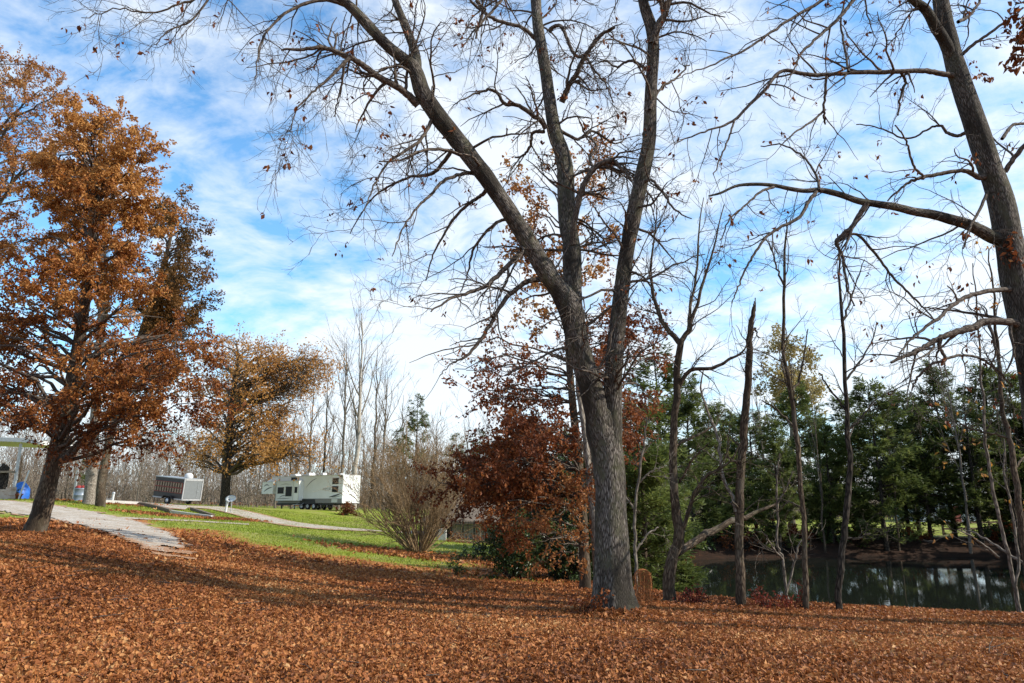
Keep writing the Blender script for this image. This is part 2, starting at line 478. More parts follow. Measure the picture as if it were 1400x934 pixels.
DRV_B = [(-150, 42), (0, 41), (60, 39.5), (130, 37.5), (195, 34.0), (240, 28.5), (266, 22.5), (292, 16.8)]
DRV_F = [(-150, 29), (0, 28.5), (60, 27.5), (110, 24.5), (140, 22), (174, 20), (228, 15.8)]
ribbon('gravel_drive', [at(px, 690, Y) for px, Y in DRV_B], [at(px, 690, Y) for px, Y in DRV_F], .07, M_GRAVEL, 200, 26, (0, .30), True)
ribbon('gravel_lane', [(262, 692.5), (300, 693.5), (330, 698), (370, 707), (420, 717), (480, 724), (550, 726.5), (640, 727)],
       [(240, 695), (285, 697), (320, 705), (350, 714), (390, 721), (440, 726), (510, 728.5), (640, 729)], .09, M_GRAVEL, 120, 10)
ribbon('gravel_pad', [(120, 685), (150, 686.0), (200, 689), (262, 692.5)], [(120, 687.5), (150, 689), (205, 695), (252, 699)], .11, M_GRAVEL, 40, 10)
ribbon('worn_footpath', [(130, 707), (190, 709.5), (260, 712.5), (340, 717)], [(130, 709.5), (190, 712), (260, 714.5), (340, 719)], .06, M_GRAVEL, 50, 6)

# dark wet soil and needles round the far shore, shade painted into the colour
t = NT('bank_soil_painted_shade'); v = t.coord()
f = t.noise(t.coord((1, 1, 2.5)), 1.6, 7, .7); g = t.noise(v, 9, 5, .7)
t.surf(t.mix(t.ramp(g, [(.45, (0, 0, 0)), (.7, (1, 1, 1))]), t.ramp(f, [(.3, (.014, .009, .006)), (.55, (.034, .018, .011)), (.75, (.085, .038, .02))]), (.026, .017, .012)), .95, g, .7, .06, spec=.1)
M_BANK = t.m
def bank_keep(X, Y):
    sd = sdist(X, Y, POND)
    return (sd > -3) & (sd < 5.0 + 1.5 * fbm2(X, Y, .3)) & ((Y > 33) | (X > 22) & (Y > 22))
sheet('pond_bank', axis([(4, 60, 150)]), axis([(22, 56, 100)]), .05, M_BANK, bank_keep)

# pond
w = POND + nrm(POND - POND.mean(0)) * 3.0
wb = MB().add([(x, y, WZ) for x, y in w], [[tuple(range(len(w)))]])
tag(wb.build('pond_water', M_WATER), kind='structure')

# a far wooded ridge that closes the horizon
rng = np.random.default_rng(5)
th = np.linspace(-1.25, 1.25, 160)
rows = []
for r, h in ((175, -1), (195, 1.5), (225, 3.5), (270, 5), (340, 5), (420, 1)):
    hh = h + (fbm2(th * 40, th * 0 + r * .05, .35) * 4 if h > 0 else 0)
    rows.append(np.c_[np.sin(th) * r, np.cos(th) * r, np.ones_like(th) * hh])
V = np.array(rows).reshape(-1, 3); m = len(th)
i = np.arange(5)[:, None] * m; j = np.arange(m - 1)[None]
tag(MB().add(V, [np.stack([i + j, i + m + j, i + m + j + 1, i + j + 1], -1).reshape(-1, 4)]).build('hills', M_HILL), kind='structure')

# ================================================================ leaf litter, grass (nobody could count these)
TRACK = np.concatenate([np.array([ground_at(*q)[:2] for q in zip(np.linspace(a[0], b[0], 14), np.linspace(a[1], b[1], 14))]) for a, b in (((250, 770), (430, 815)), ((430, 815), (700, 858)), ((700, 858), (1050, 880)), ((1050, 880), (1450, 886)))])
def litter(N, xy, rng, s0, s1, lift=.02, tone_shift=0):
    x, y = xy
    z = GZ(x, y)
    a = rng.uniform(0, 2 * math.pi, N); L = rng.uniform(s0, s1, N); W = L * rng.uniform(.20, .42, N)
    tilt = rng.normal(0, .45, N); roll = rng.normal(0, .6, N); curl = rng.normal(.2, .3, N)
    # leaf frame
    fx = np.c_[np.cos(a) * np.cos(tilt), np.sin(a) * np.cos(tilt), np.sin(tilt)]
    sx = np.c_[-np.sin(a), np.cos(a), np.zeros(N)]
    up = np.cross(fx, sx)
    sd = sx * np.cos(roll)[:, None] + up * np.sin(roll)[:, None]
    up = np.cross(fx, sd)
    st = np.array([-.5, -.16, .2, .5])
    P = np.stack([x, y, z + lift + rng.uniform(0, .035, N)], 1)
    sp = [P + fx * (L * u)[:, None] + up * (L * curl * (4 * u * u - .4))[:, None] for u in st]
    w1 = W * rng.uniform(.5, 1.1, N); w2 = W * rng.uniform(.5, 1.1, N); fold = rng.uniform(-.05, .55, N)
    def side(p, w, sg): return p + sd * (w * sg)[:, None] + up * (w * fold)[:, None]
    l1, r1 = side(sp[1], w1, 1.0), side(sp[1], w1 * rng.uniform(.7, 1.1, N), -1.0)
    l2, r2 = side(sp[2], w2, 1.0), side(sp[2], w2 * rng.uniform(.7, 1.1, N), -1.0)
    V = np.stack(sp + [l1, r1, l2, r2], 1)             # 8 verts
    V[:, :, 2] = np.maximum(V[:, :, 2], z[:, None] + .006)
    o = (np.arange(N) * 8)[:, None]
    tri = np.concatenate([o + np.array(f)[None] for f in ((0, 1, 4), (0, 5, 1), (2, 3, 6), (2, 7, 3))])
    quad = np.concatenate([o + np.array(f)[None] for f in ((1, 2, 6, 4), (1, 5, 7, 2))])
    patch = fbm2(x, y, .45)
    trk = np.min([np.hypot(x - p[0], y - p[1]) for p in TRACK], 0)
    tone = np.clip(rng.beta(1.7, 2.2, N) + tone_shift + patch * .25 + .20 * np.exp(-(trk / .8) ** 2), 0, 1)
    return V.reshape(-1, 3), tri, quad, np.repeat(tone, 8)

def leafzone(x, y):               # chance that a fallen leaf lies here
    d = -lawn_sd(x, y)
    p = np.clip(d / 3.0 + .75, 0, 1) ** 1.5
    p = np.where(sdist(x, y, POND) < .3, 0, p)
    return p
_drv = np.array([at(px, 690, Y)[:2] for px, Y in DRV_B + DRV_F[::-1]])
rng = np.random.default_rng(11)
mb = MB()
for y0, y1, dens, s0, s1 in ((5.3, 8, 1500, .035, .085), (8, 11, 1050, .04, .085), (11, 15, 700, .042, .09), (15, 21, 330, .055, .11), (21, 36, 60, .11, .21)):
    hw = .8 * y1 + 2
    N = int((y1 - y0) * 2 * hw * dens)
    x = rng.uniform(-hw, hw, N); y = rng.uniform(y0, y1, N)
    k = (np.abs(x) < .78 * y + 1.5) & (rng.random(N) < leafzone(x, y))
    ds = sdist(x, y, _drv)
    k &= rng.random(N) < np.clip(.09 + np.clip((20.6 - y) / 4.5, 0, 1) * (1 + fbm2(x, y, .9)) + np.maximum(0, ds + .7) * .6 + fbm2(x, y, .7) * .12, 0, 1)
    track = np.exp(-((fbm2(x * .25, y * 1.2, .6)) / .12) ** 2)
    x, y = x[k], y[k]
    V, tri, quad, tone = litter(len(x), (x, y), rng, s0, s1)
    mb.add(V, [tri, quad], 0, tone=tone)
# thin drifts on the far lawn, in the bank under the thicket and along the tracks
drift = [((185, 703), (345, 713), 1.2, 3000), ((500, 752), (700, 772), 2.6, 2600), ((90, 686), (200, 690), 2.5, 1200)]
for a, b, sp, N in drift:
    A, B = ground_at(*a), ground_at(*b)
    u = rng.random(N)[:, None]
    p = A[None, :2] * (1 - u) + B[None, :2] * u + rng.normal(0, sp * .5, (N, 2))
    V, tri, quad, tone = litter(N, (p[:, 0], p[:, 1]), rng, .14, .26, .07)
    mb.add(V, [tri, quad], 0, tone=tone)
# leaves heaped against the foot of the big oak
bt = at(838, 842, 13.0); N = 1500
a = rng.uniform(0, 2 * math.pi, N); r = .46 + np.abs(rng.normal(0, .28, N))
V, tri, quad, tone = litter(N, (bt[0] + np.cos(a) * r, bt[1] + np.sin(a) * r), rng, .06, .12)
V[:, 2] += np.repeat(.10 * np.exp(-(r - .46) / .22), 8); mb.add(V, [tri, quad], 0, tone=tone)
tag(mb.build('fallen_leaves', M_LITTERLEAF, smooth=False), 'carpet of dry brown and rust oak leaves on the ground', 'fallen leaves', kind='stuff')

rng = np.random.default_rng(12)
mb = MB()
N = 190000
x = rng.uniform(-36, 10, N); y = 20 + 50 * rng.random(N) ** 1.3
k = (rng.random(N) < np.clip(lawn_sd(x, y) / 3.0 + .1, 0, 1)) & (sdist(x, y, _drv) > .2)
x, y = x[k], y[k]; N = len(x)
z = GZ(x, y) + .03
a = rng.uniform(0, 2 * math.pi, N); h = rng.uniform(.04, .10, N) * (1 + fbm2(x, y, .8) * .5); w = rng.uniform(.008, .018, N) * (y / 28)
d = np.c_[np.cos(a), np.sin(a), 0 * a]; lean = rng.normal(0, .05, (N, 2))
P = np.c_[x, y, z]
V = np.stack([P - d * w[:, None], P + d * w[:, None], P + np.c_[lean, h]], 1).reshape(-1, 3)
tone = np.clip(rng.beta(2, 2, N) + fbm2(x, y, .3) * .35, 0, 1)
mb.add(V, [np.arange(N * 3).reshape(-1, 3)], 0, tone=np.repeat(tone, 3))
tag(mb.build('grass', M_GRASSB, smooth=False), 'short green lawn grass on the slope', 'grass', kind='stuff')

rng = np.random.default_rng(13)
N = 420
x = rng.uniform(-12, 12, N); y = rng.uniform(6.2, 17, N); k = (np.abs(x) < .8 * y) & (rng.random(N) < leafzone(x, y)); x, y = x[k], y[k]; N = len(x)
a = rng.uniform(0, 2 * math.pi, N); L = rng.uniform(.08, .5, N); z = GZ(x, y) + .055
P = [np.c_[x, y, z]]; d = np.c_[np.cos(a), np.sin(a), rng.normal(0, .08, N)]
for k in range(5):
    d = nrm(d + rng.normal(0, .16, (N, 3)) * [1, 1, .2]); P.append(P[-1] + d * (L / 5)[:, None])
mb = MB().tubes(np.stack(P, 1), rng.uniform(.003, .008, N)[:, None] * np.linspace(1, .5, 6)[None], 4)
tag(mb.build('fallen_twigs', M_TWIG), 'small broken grey twigs lying among the fallen leaves', 'twigs', kind='stuff')
# ================================================================ growing branches
def spline(pts, n):
    """Catmull-Rom through rows of pts (k, c) -> (n, c)"""
    p = np.asarray(pts, float)
    if len(p) == 2: p = np.array([p[0], (p[0] + p[1]) / 2, p[1]])
    q = np.r_[[2 * p[0] - p[1]], p, [2 * p[-1] - p[-2]]]
    k = len(p) - 1
    u = np.linspace(0, k - 1e-6, n); i = u.astype(int); f = (u - i)[:, None]
    a, b, c, d = q[i], q[i + 1], q[i + 2], q[i + 3]
    return .5 * (2 * b + (c - a) * f + (2 * a - 5 * b + 4 * c - d) * f ** 2 + (3 * b - a - 3 * c + d) * f ** 3)

def traced(pts, Y0, Y1=None, n=None, Yb=0):
    """[(px, py, r_px)...] seen at distance Y0..Y1 -> world points and radii"""
    Y1 = Y0 if Y1 is None else Y1
    k = len(pts); n = n or max(8, k * 5)
    u = np.linspace(0, 1, k)
    Ys = Y0 + (Y1 - Y0) * u + Yb * np.sin(u * math.pi)
    rows = [np.r_[at(p[0], p[1], Y), p[2] * mpp(Y)] for p, Y in zip(pts, Ys)]
    s = spline(rows, n)
    return s[:, :3], np.maximum(s[:, 3], .002)

def grow(rng, P, R, dens, ln, ang, n=6, wob=.25, trop=0.0, rr=.55, t0=.1, t1=1.0, rmin=.003, rend=.35, rel=False, rmax=9., bias=None):
    """side branches on N polylines; dens per metre (or per branch if negative)"""
    P = np.asarray(P, float); R = np.asarray(R, float)
    if P.ndim == 2: P = P[None]; R = R[None]
    N, m, _ = P.shape
    L = np.linalg.norm(np.diff(P, axis=1), axis=-1).sum(1)
    lam = dens * L * (t1 - t0) if dens > 0 else np.full(N, -dens)
    cnt = rng.poisson(lam); idx = np.repeat(np.arange(N), cnt); M = len(idx)
    if M == 0: return np.zeros((0, n, 3)), np.zeros((0, n))
    t = rng.uniform(t0, t1, M); f = t * (m - 1); i = np.minimum(f.astype(int), m - 2); f = (f - i)[:, None]
    p = P[idx, i] * (1 - f) + P[idx, i + 1] * f
    T = nrm(P[idx, i + 1] - P[idx, i])
    r = R[idx, i] * (1 - f[:, 0]) + R[idx, i + 1] * f[:, 0]
    v = rng.normal(size=(M, 3))
    if bias is not None: v = v + np.array(bias)
    pp = nrm(v - T * (v * T).sum(-1, keepdims=True))
    a = np.radians(rng.uniform(ang[0], ang[1], M))[:, None]
    d = nrm(T * np.cos(a) + pp * np.sin(a))
    lens = rng.uniform(ln[0], ln[1], M)
    if rel: lens = lens * L[idx] * (1.1 - .7 * t)
    step = (lens / (n - 1))[:, None]
    pts = [p]
    for _ in range(n - 1):
        d = nrm(d + rng.normal(size=(M, 3)) * wob + np.array([0, 0, trop]))
        p = p + d * step; pts.append(p)
    P2 = np.stack(pts, 1)
    r0 = np.clip(r * rr, rmin, rmax)
    R2 = np.maximum(r0[:, None] * np.linspace(1, rend, n)[None], rmin * .6)
    return P2, R2

def along(rng, P, N, t0=0.0, jit=.03):
    """N random points on the polylines, weighted by length"""
    L = np.linalg.norm(np.diff(P, axis=1), axis=-1).sum(1); L = L / L.sum()
    idx = rng.choice(len(P), N, p=L); m = P.shape[1]
    t = rng.uniform(t0, 1, N) * (m - 1); i = np.minimum(t.astype(int), m - 2); f = (t - i)[:, None]
    return P[idx, i] * (1 - f) + P[idx, i + 1] * f + rng.normal(0, jit, (N, 3))

def leaf_cloud(mb, rng, P, s0, s1, aspect=.5, droop=.35, tone=(0, 1), fold=.35, mat=0, tn=None):
    N = len(P)
    a = nrm(rng.normal(size=(N, 3)) + np.array([0, 0, -droop]))
    b = nrm(np.cross(a, rng.normal(size=(N, 3))))
    c = np.cross(a, b)
    L = rng.uniform(s0, s1, N)[:, None]; W = L * aspect * rng.uniform(.7, 1.2, (N, 1))
    V = np.stack([P, P + a * L * .4 + b * W * .55 + c * W * fold, P + a * L * .7 + b * W * .32 + c * W * fold * .5, P + a * L + c * L * rng.normal(0, .15, (N, 1)),
                  P + a * L * .65 - b * W * .4 + c * W * fold * .6, P + a * L * .35 - b * W * .5 + c * W * fold], 1)
    o = (np.arange(N) * 6)[:, None]
    q = np.concatenate([o + np.array([[0, 3, 2, 1]]), o + np.array([[0, 5, 4, 3]])])
    base = rng.beta(2, 2, N) if tn is None else np.clip(tn + rng.normal(0, .16, N), 0, 1)
    tn_ = np.repeat(tone[0] + (tone[1] - tone[0]) * base, 6)
    mb.add(V.reshape(-1, 3), [q], mat, tone=tn_)

def clump_tone(P, s=.6):
    return .5 + .45 * (vnoise(P * s) + .5 * vnoise(P * s * 2.7 + 9)) / 1.2

def inpoly(x, y, poly):
    return sdist(x, y, np.array(poly, float)) < 0

def lobes_in(rng, poly, Y0, depth, n, sep):
    """points inside a crown: an outline in the view plane at Y0, rounded in depth"""
    poly = np.array(poly, float); lo, hi = poly.min(0), poly.max(0); out = []; pix = []
    tries = 0
    while len(out) < n and tries < n * 60:
        tries += 1
        x, y = rng.uniform(lo, hi)
        sd = -sdist(np.array([x]), np.array([y]), poly)[0]
        if sd < 2: continue
        dm = min(1.0, sd / (.35 * (hi - lo).min()))
        Y = Y0 + rng.uniform(-1, 1) * depth * (.35 + .65 * math.sqrt(dm))
        p = at(x, y, Y)
        if all(np.linalg.norm(p - q) > sep for q in out): out.append(p)
    return np.array(out)

def limbs_to(rng, trunkP, trunkR, targets, n=9, drop=.55, tmin=.3, rk=.30, rend=.010, wob=.05, sag=0.0):
    """one limb from the trunk to each target"""
    zs = trunkP[:, 2]; out = []; rad = []
    for q in targets:
        hd = np.linalg.norm(trunkP[:, :2] - q[None, :2], axis=1)
        want = q[2] - drop * hd
        i0 = int(tmin * (len(zs) - 1))
        i = i0 + int(np.argmin(np.abs(zs[i0:] - want[i0:])))
        p = trunkP[i]; d = np.linalg.norm(q - p)
        mid = p + (q - p) * .5 + np.array([0, 0, .10 * d - sag * d]) + rng.normal(0, .06 * d, 3)
        s = spline(np.array([p, mid, q]), n); s[1:-1] += rng.normal(0, wob * d / 3, (n - 2, 3))
        r0 = min(trunkR[i] * .8, rk * trunkR[0] * min(1, d / 3.0) + rend)
        out.append(s); rad.append(r0 + (rend - r0) * np.linspace(0, 1, n) ** .7)
    return np.array(out), np.array(rad)

def ground_fix(P, R, sink=.25):
    """carries a traced trunk down into the ground under its foot"""
    z = gz(P[0, 0], P[0, 1])
    d = P[0] - P[1]; 
    foot = P[0].copy(); foot[2] = z - sink
    return np.r_[[foot], P], np.r_[[R[0] * 1.15], R]

def base_of(P):
    return np.array([P[0, 0], P[0, 1], gz(P[0, 0], P[0, 1])])

def cut_above(P, R):
    return P, R

def leafed_tree(name, label, trunk, Y, crowns, lmat, seed, bark, leaf=(.10, .16), group=None, cat='tree', drop=.5, tmin=.28, tk=10, twig=(1.0, 2.2), aspect=.55,
                dens2=2.2, dens3=3.5, rk=.3, droop=.35, sag=0.0, trunk2=None, Yt=None, jit=.05, tlen3=(.25, .6), bump=.06, flare=1.0):
    rng = np.random.default_rng(seed)
    TP, TR = traced(trunk, Y, Yt if Yt else Y, n=40)
    TP, TR = ground_fix(TP, TR)
    b = base_of(TP)
    root = empty(name, b, label, cat, group)
    MB().tubes(TP, TR, tk, bump=bump).build('trunk', bark, root, off=b)
    wood = MB(); lv = MB()
    for (poly, Yc, dep, nl, sep, nleaf, tone) in crowns:
        T = lobes_in(rng, poly, Yc, dep, nl, sep)
        LP, LR = limbs_to(rng, TP, TR, T, drop=drop, tmin=tmin, rk=rk, sag=sag)
        wood.tubes(LP, LR, 6)
        P2, R2 = grow(rng, LP, LR, dens2, twig, (25, 65), 6, .16, .02, .6, t0=.35, rmin=.005)
        P3, R3 = grow(rng, P2, R2, dens3, tlen3, (25, 70), 4, .2, 0, .6, t0=.15, rmin=.004)
        wood.tubes(P2, R2, 4); wood.tubes(P3, R3, 3)
        q = np.concatenate([along(rng, P3, int(nleaf * .72), .2, jit), along(rng, P2, int(nleaf * .28), .4, jit)])
        tn = tone[0] + (tone[1] - tone[0]) * clump_tone(q)
        leaf_cloud(lv, rng, q, leaf[0], leaf[1], aspect, droop, (0, 1), tn=tn)
    wood.build('branches', M_TWIG if bark is not M_BARKP else M_BARKG, root, off=b)
    lv.build('leaves', lmat, root, smooth=False, off=b)
    return root, TP, TR

# ================================================================ the big three-stemmed oak
def big_tree(name, label, trunk, limbs, seed, Y, tw, leafN, leafmt, extra=None, ground=True, tks=28, zmax=14.5):
    rng = np.random.default_rng(seed)
    TP, TR = traced(trunk, Y, Y, n=70)
    b = np.array([TP[0, 0], TP[0, 1], gz(TP[0, 0], TP[0, 1])])
    if ground:
        TP[:, 2] += 0
    root = empty(name, b, label, 'tree')
    m = MB().tubes(TP, TR, tks, bump=.07, bf=3.5)
    V = m.V[0]                                                # buttress roots
    h = np.clip((V[:, 2] - b[2]), -.3, 2)
    an = np.arctan2(V[:, 1] - b[1], V[:, 0] - b[0])
    k = 1 + np.exp(-np.maximum(h, 0) / .28) * (.10 + .15 * np.cos(an * 5 + 1.0) + .08 * np.cos(an * 3 + .4))
    V[:, 0] = b[0] + (V[:, 0] - b[0]) * np.where(h < 1, k, 1); V[:, 1] = b[1] + (V[:, 1] - b[1]) * np.where(h < 1, k, 1)
    m.build('trunk', M_BARK, root, off=b)
    big = []; small = []
    for pts, Y0, Y1, Yb in limbs:
        P, R = traced(pts, Y0, Y1, Yb=Yb, n=max(14, len(pts) * 5))
        if R[0] < .09:
            P[1:] += rng.normal(0, .011, P[1:].shape) * np.linspace(.3, 1, len(P) - 1)[:, None]
        big_ = R[0] > .09
        MB().tubes(P, R, 16 if big_ else 8, bump=.06 if big_ else .05, bf=5).build('limb', M_BARK if big_ else M_TWIG, root, off=b)
        n = 24
        Q = spline(np.c_[P, R], n)
        (big if big_ else small).append(Q)
    mbt = MB()
    B = np.array(big); S = np.array(small)
    # branches on the stems
    A1, a1 = grow(rng, B[..., :3], B[..., 3], tw['stem'], (.7, 2.0), (45, 85), 9, .17, tw['trop'], .22, t0=.12, rmin=.007, rmax=.03, rend=.3)
    A2, a2 = grow(rng, S[..., :3], S[..., 3], tw['side'], (.5, 1.5), (30, 75), 9, .17, tw['trop'], .55, t0=.15, rmin=.006, rend=.3)
    A = np.concatenate([A1, A2]); a = np.concatenate([a1, a2])
    C, c = grow(rng, A, a, tw['d3'], (.25, .85), (30, 75), 7, .24, tw['trop'], .6, t0=.15, rmin=.0042, rend=.45)
    D, d = grow(rng, C, c, tw['d4'], (.10, .38), (25, 70), 5, .26, tw['trop'], .65, t0=.2, rmin=.003, rend=.5)
    E, e = grow(rng, S[..., :3], S[..., 3], tw['d5'], (.10, .4), (30, 80), 5, .26, tw['trop'], .4, t0=.2, rmin=.0036, rend=.5, rmax=.005)
    mbt.tubes(A, a, 5); mbt.tubes(C, c, 4); mbt.tubes(D, d, 3); mbt.tubes(E, e, 3)
    mbt.build('twigs', M_TWIG, root, off=b)
    lm = MB()
    q0 = along(rng, np.concatenate([D[:, :5], E]), leafN // 3, .5, .01)
    q = np.repeat(q0, 3, 0) + rng.normal(0, .035, (len(q0) * 3, 3))
    leaf_cloud(lm, rng, q, .06, .125, .5, 1.4, (0, .95))
    if extra:
        for (px, py, Yc, sp, N) in extra:
            q = at(px, py, Yc)[None] + rng.normal(0, sp, (N, 3)); leaf_cloud(lm, rng, q, .07, .14, .5, 1.4, (.1, .95))
    lm.build('leaves', leafmt, root, smooth=False, off=b)
    return root

oak_trunk = [(839, 872, 37), (839, 856, 34), (839, 842, 31), (838, 825, 27.5), (837, 800, 25), (836, 750, 23.2), (835, 700, 21.2), (834, 660, 20.4), (830, 620, 21), (825, 590, 23), (822, 565, 22), (821, 550, 14)]
oak_limbs = [
    # left stem up to its fork, then the long left limb
    ([(832, 650, 12), (824, 600, 16.5), (815, 560, 16.8), (808, 532, 16), (797, 495, 15.6), (788, 462, 15.8), (779, 420, 17.5), (764, 396, 14), (748, 374, 13.6), (727, 338, 13), (705, 303, 12.5), (685, 272, 12), (659, 235, 12.5),
      (623, 189, 13), (597, 156, 13.2), (578, 127, 12.4), (567, 95, 11.2), (549, 78, 9), (530, 63, 8.6), (498, 29, 8.2), (478, 8, 7.6), (450, -14, 6.8), (400, -50, 5), (320, -66, 3.4)], 13.0, 11.2, 0),
    # middle stem
    ([(788, 440, 10), (784, 400, 13), (782, 340, 12.5), (775, 299, 13), (772, 225, 12.2), (759, 180, 10.2), (750, 128, 9.4), (743, 80, 9), (735, 32, 8.4), (732, -10, 8), (728, -90, 6.5), (735, -190, 4)], 13.05, 14.6, 0),
    # right stem
    ([(837, 660, 10), (838, 600, 12.5), (838, 532, 12.6), (840, 494, 12), (846, 430, 11.4), (852, 380, 11), (858, 338, 10.6), (867, 290, 11.4), (878, 241, 11.2), (887, 193, 10.2), (890, 128, 9.6), (893, 64, 9.2), (890, 36, 9), (879, 0, 8), (872, -60, 6.5), (880, -160, 4)], 12.95, 12.2, 0),
    ([(893, 60, 7), (900, 34, 5.2), (909, 19, 4.8), (915, 0, 4.6), (926, -50, 3.8), (950, -130, 2)], 12.3, 12.0, 0),
    ([(570, 100, 8), (568, 74, 7.2), (555, 38, 6.4), (543, 8, 5.6), (534, -15, 5), (505, -80, 3.2)], 12.1, 12.8, 0),
    ([(572, 144, 6.5), (558, 130, 5.6), (543, 119, 5.2), (510, 100, 4.9), (495, 88, 4.6), (478, 79, 4.2), (446, 66, 3.4), (424, 66, 2.8), (385, 69, 1.6)], 11.9, 11.0, 0),
    ([(478, 79, 3), (465, 92, 2.6), (447, 110, 2.2), (425, 128, 1.6), (407, 150, 1.1), (395, 180, .7)], 11.1, 10.8, 0),
    ([(470, 86, 2.4), (468, 110, 1.8), (462, 135, 1.3), (456, 160, .8)], 11.2, 11.6, 0),
    ([(478, 10, 3.6), (448, 0, 3), (415, 6, 2.6), (385, 22, 2.1), (362, 48, 1.6), (352, 78, 1.2), (350, 108, .7)], 11.5, 10.6, 0),
    ([(440, -20, 3.2), (390, -44, 2.8), (330, -30, 2.4), (290, -8, 2), (250, 4, 1.6), (205, 18, 1.3), (160, 12, 1), (112, 26, .6)], 11.4, 10.2, 0),
    ([(290, -8, 1.8), (262, 28, 1.4), (232, 42, 1.1), (210, 62, .6)], 10.9, 10.5, 0),
    # drooping branches under the long limb
    ([(727, 345, 4.2), (716, 345, 3.9), (705, 352, 3.7), (684, 374, 3.4), (663, 391, 2.9), (635, 402, 2.4), (614, 409, 1.8), (589, 427, 1.1)], 12.9, 11.6, 0),
    ([(742, 382, 4.0), (728, 383, 3.8), (716, 388, 3.6), (691, 409, 3.3), (674, 437, 2.9), (659, 462, 2.6), (638, 487, 2.0), (617, 497, 1), (600, 515, .6)], 12.9, 12.0, 0),
    ([(660, 240, 4), (648, 237, 3.4), (633, 238, 3), (607, 247, 2.6), (588, 268, 2.2), (570, 284, 1.7), (548, 318, 1.2), (536, 350, .7)], 12.4, 11.2, 0),
    ([(668, 256, 3.6), (660, 266, 3), (649, 273, 2.6), (626, 292, 2.2), (608, 320, 1.7), (592, 350, 1.2), (583, 384, .7)], 12.4, 13.2, 0),
    ([(590, 165, 3.4), (582, 180, 3), (570, 196, 2.6), (549, 209, 2.2), (528, 226, 1.7), (508, 262, 1.2), (496, 290, .7)], 11.9, 11.2, 0),
    ([(618, 205, 3.4), (606, 222, 3), (590, 238, 2.5), (562, 242, 2), (530, 256, 1.6), (505, 276, 1.1), (478, 320, .7)], 12.1, 13.1, 0),
    ([(640, 216, 3), (612, 206, 2.6), (580, 205, 2.2), (550, 218, 1.6), (520, 222, 1)], 12.2, 11.0, 0),
    ([(706, 305, 3), (690, 300, 2.6), (670, 312, 2.2), (648, 340, 1.8), (640, 372, 1.2), (630, 400, .7)], 12.7, 13.4, 0),
    # middle stem's side branches
    ([(783, 335, 5), (784, 312, 4.6), (789, 284, 4.5), (797, 256, 4.4), (811, 232, 4.2), (826, 222, 3.8), (839, 221, 3.2), (852, 232, 2.4), (864, 247, 1.6)], 13.2, 12.5, 0),
    ([(812, 231, 2.5), (806, 216, 2.1), (816, 200, 1.8), (800, 182, 1.5), (790, 160, 1)], 13.1, 13.6, 0),
    ([(746, 176, 3.9), (740, 166, 3.6), (730, 159, 3.4), (708, 144, 3.1), (690, 142, 2.8), (677, 125, 2.4), (662, 124, 2), (645, 130, 1.4), (622, 142, .8)], 13.8, 13.0, 0),
    ([(744, 180, 3), (728, 182, 2.5), (725, 200, 2.2), (716, 212, 1.8), (704, 216, 1.1)], 13.8, 14.4, 0),
    ([(735, 56, 3.2), (714, 38, 2.9), (682, 29, 2.6), (656, 13, 2.4), (640, -4, 2)], 14.2, 13.2, 0),
    ([(768, 140, 5), (774, 125, 4.4), (781, 112, 4), (788, 102, 3.9), (795, 86, 3.6), (804, 70, 3.4), (823, 47, 3), (840, 39, 1.6)], 13.9, 13.2, 0),
    ([(750, 44, 3.6), (756, 37, 3.2), (764, 35, 3.0), (770, 40, 2.8), (779, 62, 2.6), (788, 77, 2.3), (802, 80, 2), (812, 95, 1.8), (826, 112, 1.3), (838, 140, .8)], 14.2, 13.6, 0),
    ([(882, 94, 3), (872, 87, 2.5), (862, 83, 2.2), (852, 87, 1.9), (843, 92, 1.6), (828, 84, 1.2), (810, 90, .7)], 12.4, 13.0, 0),
    ([(880, 250, 2.6), (890, 246, 2.2), (905, 262, 1.8), (922, 285, 1.4), (945, 300, .8)], 12.5, 11.8, 0),
    ([(888, 150, 2.6), (904, 120, 2), (924, 108, 1.6), (942, 88, 1)], 12.3, 12.9, 0),
    ([(760, 175, 2.8), (790, 190, 2.3), (812, 180, 1.9), (838, 196, 1.4), (856, 190, .8)], 13.8, 14.6, 0),
    ([(656, -20, 3.5), (652, 0, 3.2), (660, 12, 2.8), (656, 30, 2.5), (650, 52, 1.5)], 12.8, 12.6, 0),
    ([(700, -40, 3), (690, -8, 2.6), (672, 16, 2.2), (650, 40, 1.6), (630, 66, .9)], 13.4, 12.7, 0),
    ([(852, 388, 2.5), (862, 372, 2), (880, 380, 1.5), (895, 398, .9)], 12.8, 12.2, 0),
]
big_tree('oak_tree', 'largest bare oak in the middle, thick grey trunk splitting into three tall stems', oak_trunk, oak_limbs, 21, 13.0,
         dict(stem=2.3, side=3.8, d3=5.8, d4=7.6, d5=6, trop=-.035), 900, M_RUST,
         extra=[(612, 176, 11.9, .05, 10), (621, 178, 11.9, .05, 12), (800, 170, 13.4, .05, 14), (755, 78, 14.1, .06, 16), (771, 132, 13.8, .05, 10), (848, 155, 13.0, .06, 10), (478, 70, 11.3, .04, 9), (505, 128, 11.2, .04, 8), (523, 183, 11.4, .04, 8), (884, 95, 12.3, .05, 10), (906, 113, 12.6, .06, 12), (886, 180, 12.4, .05, 10)])

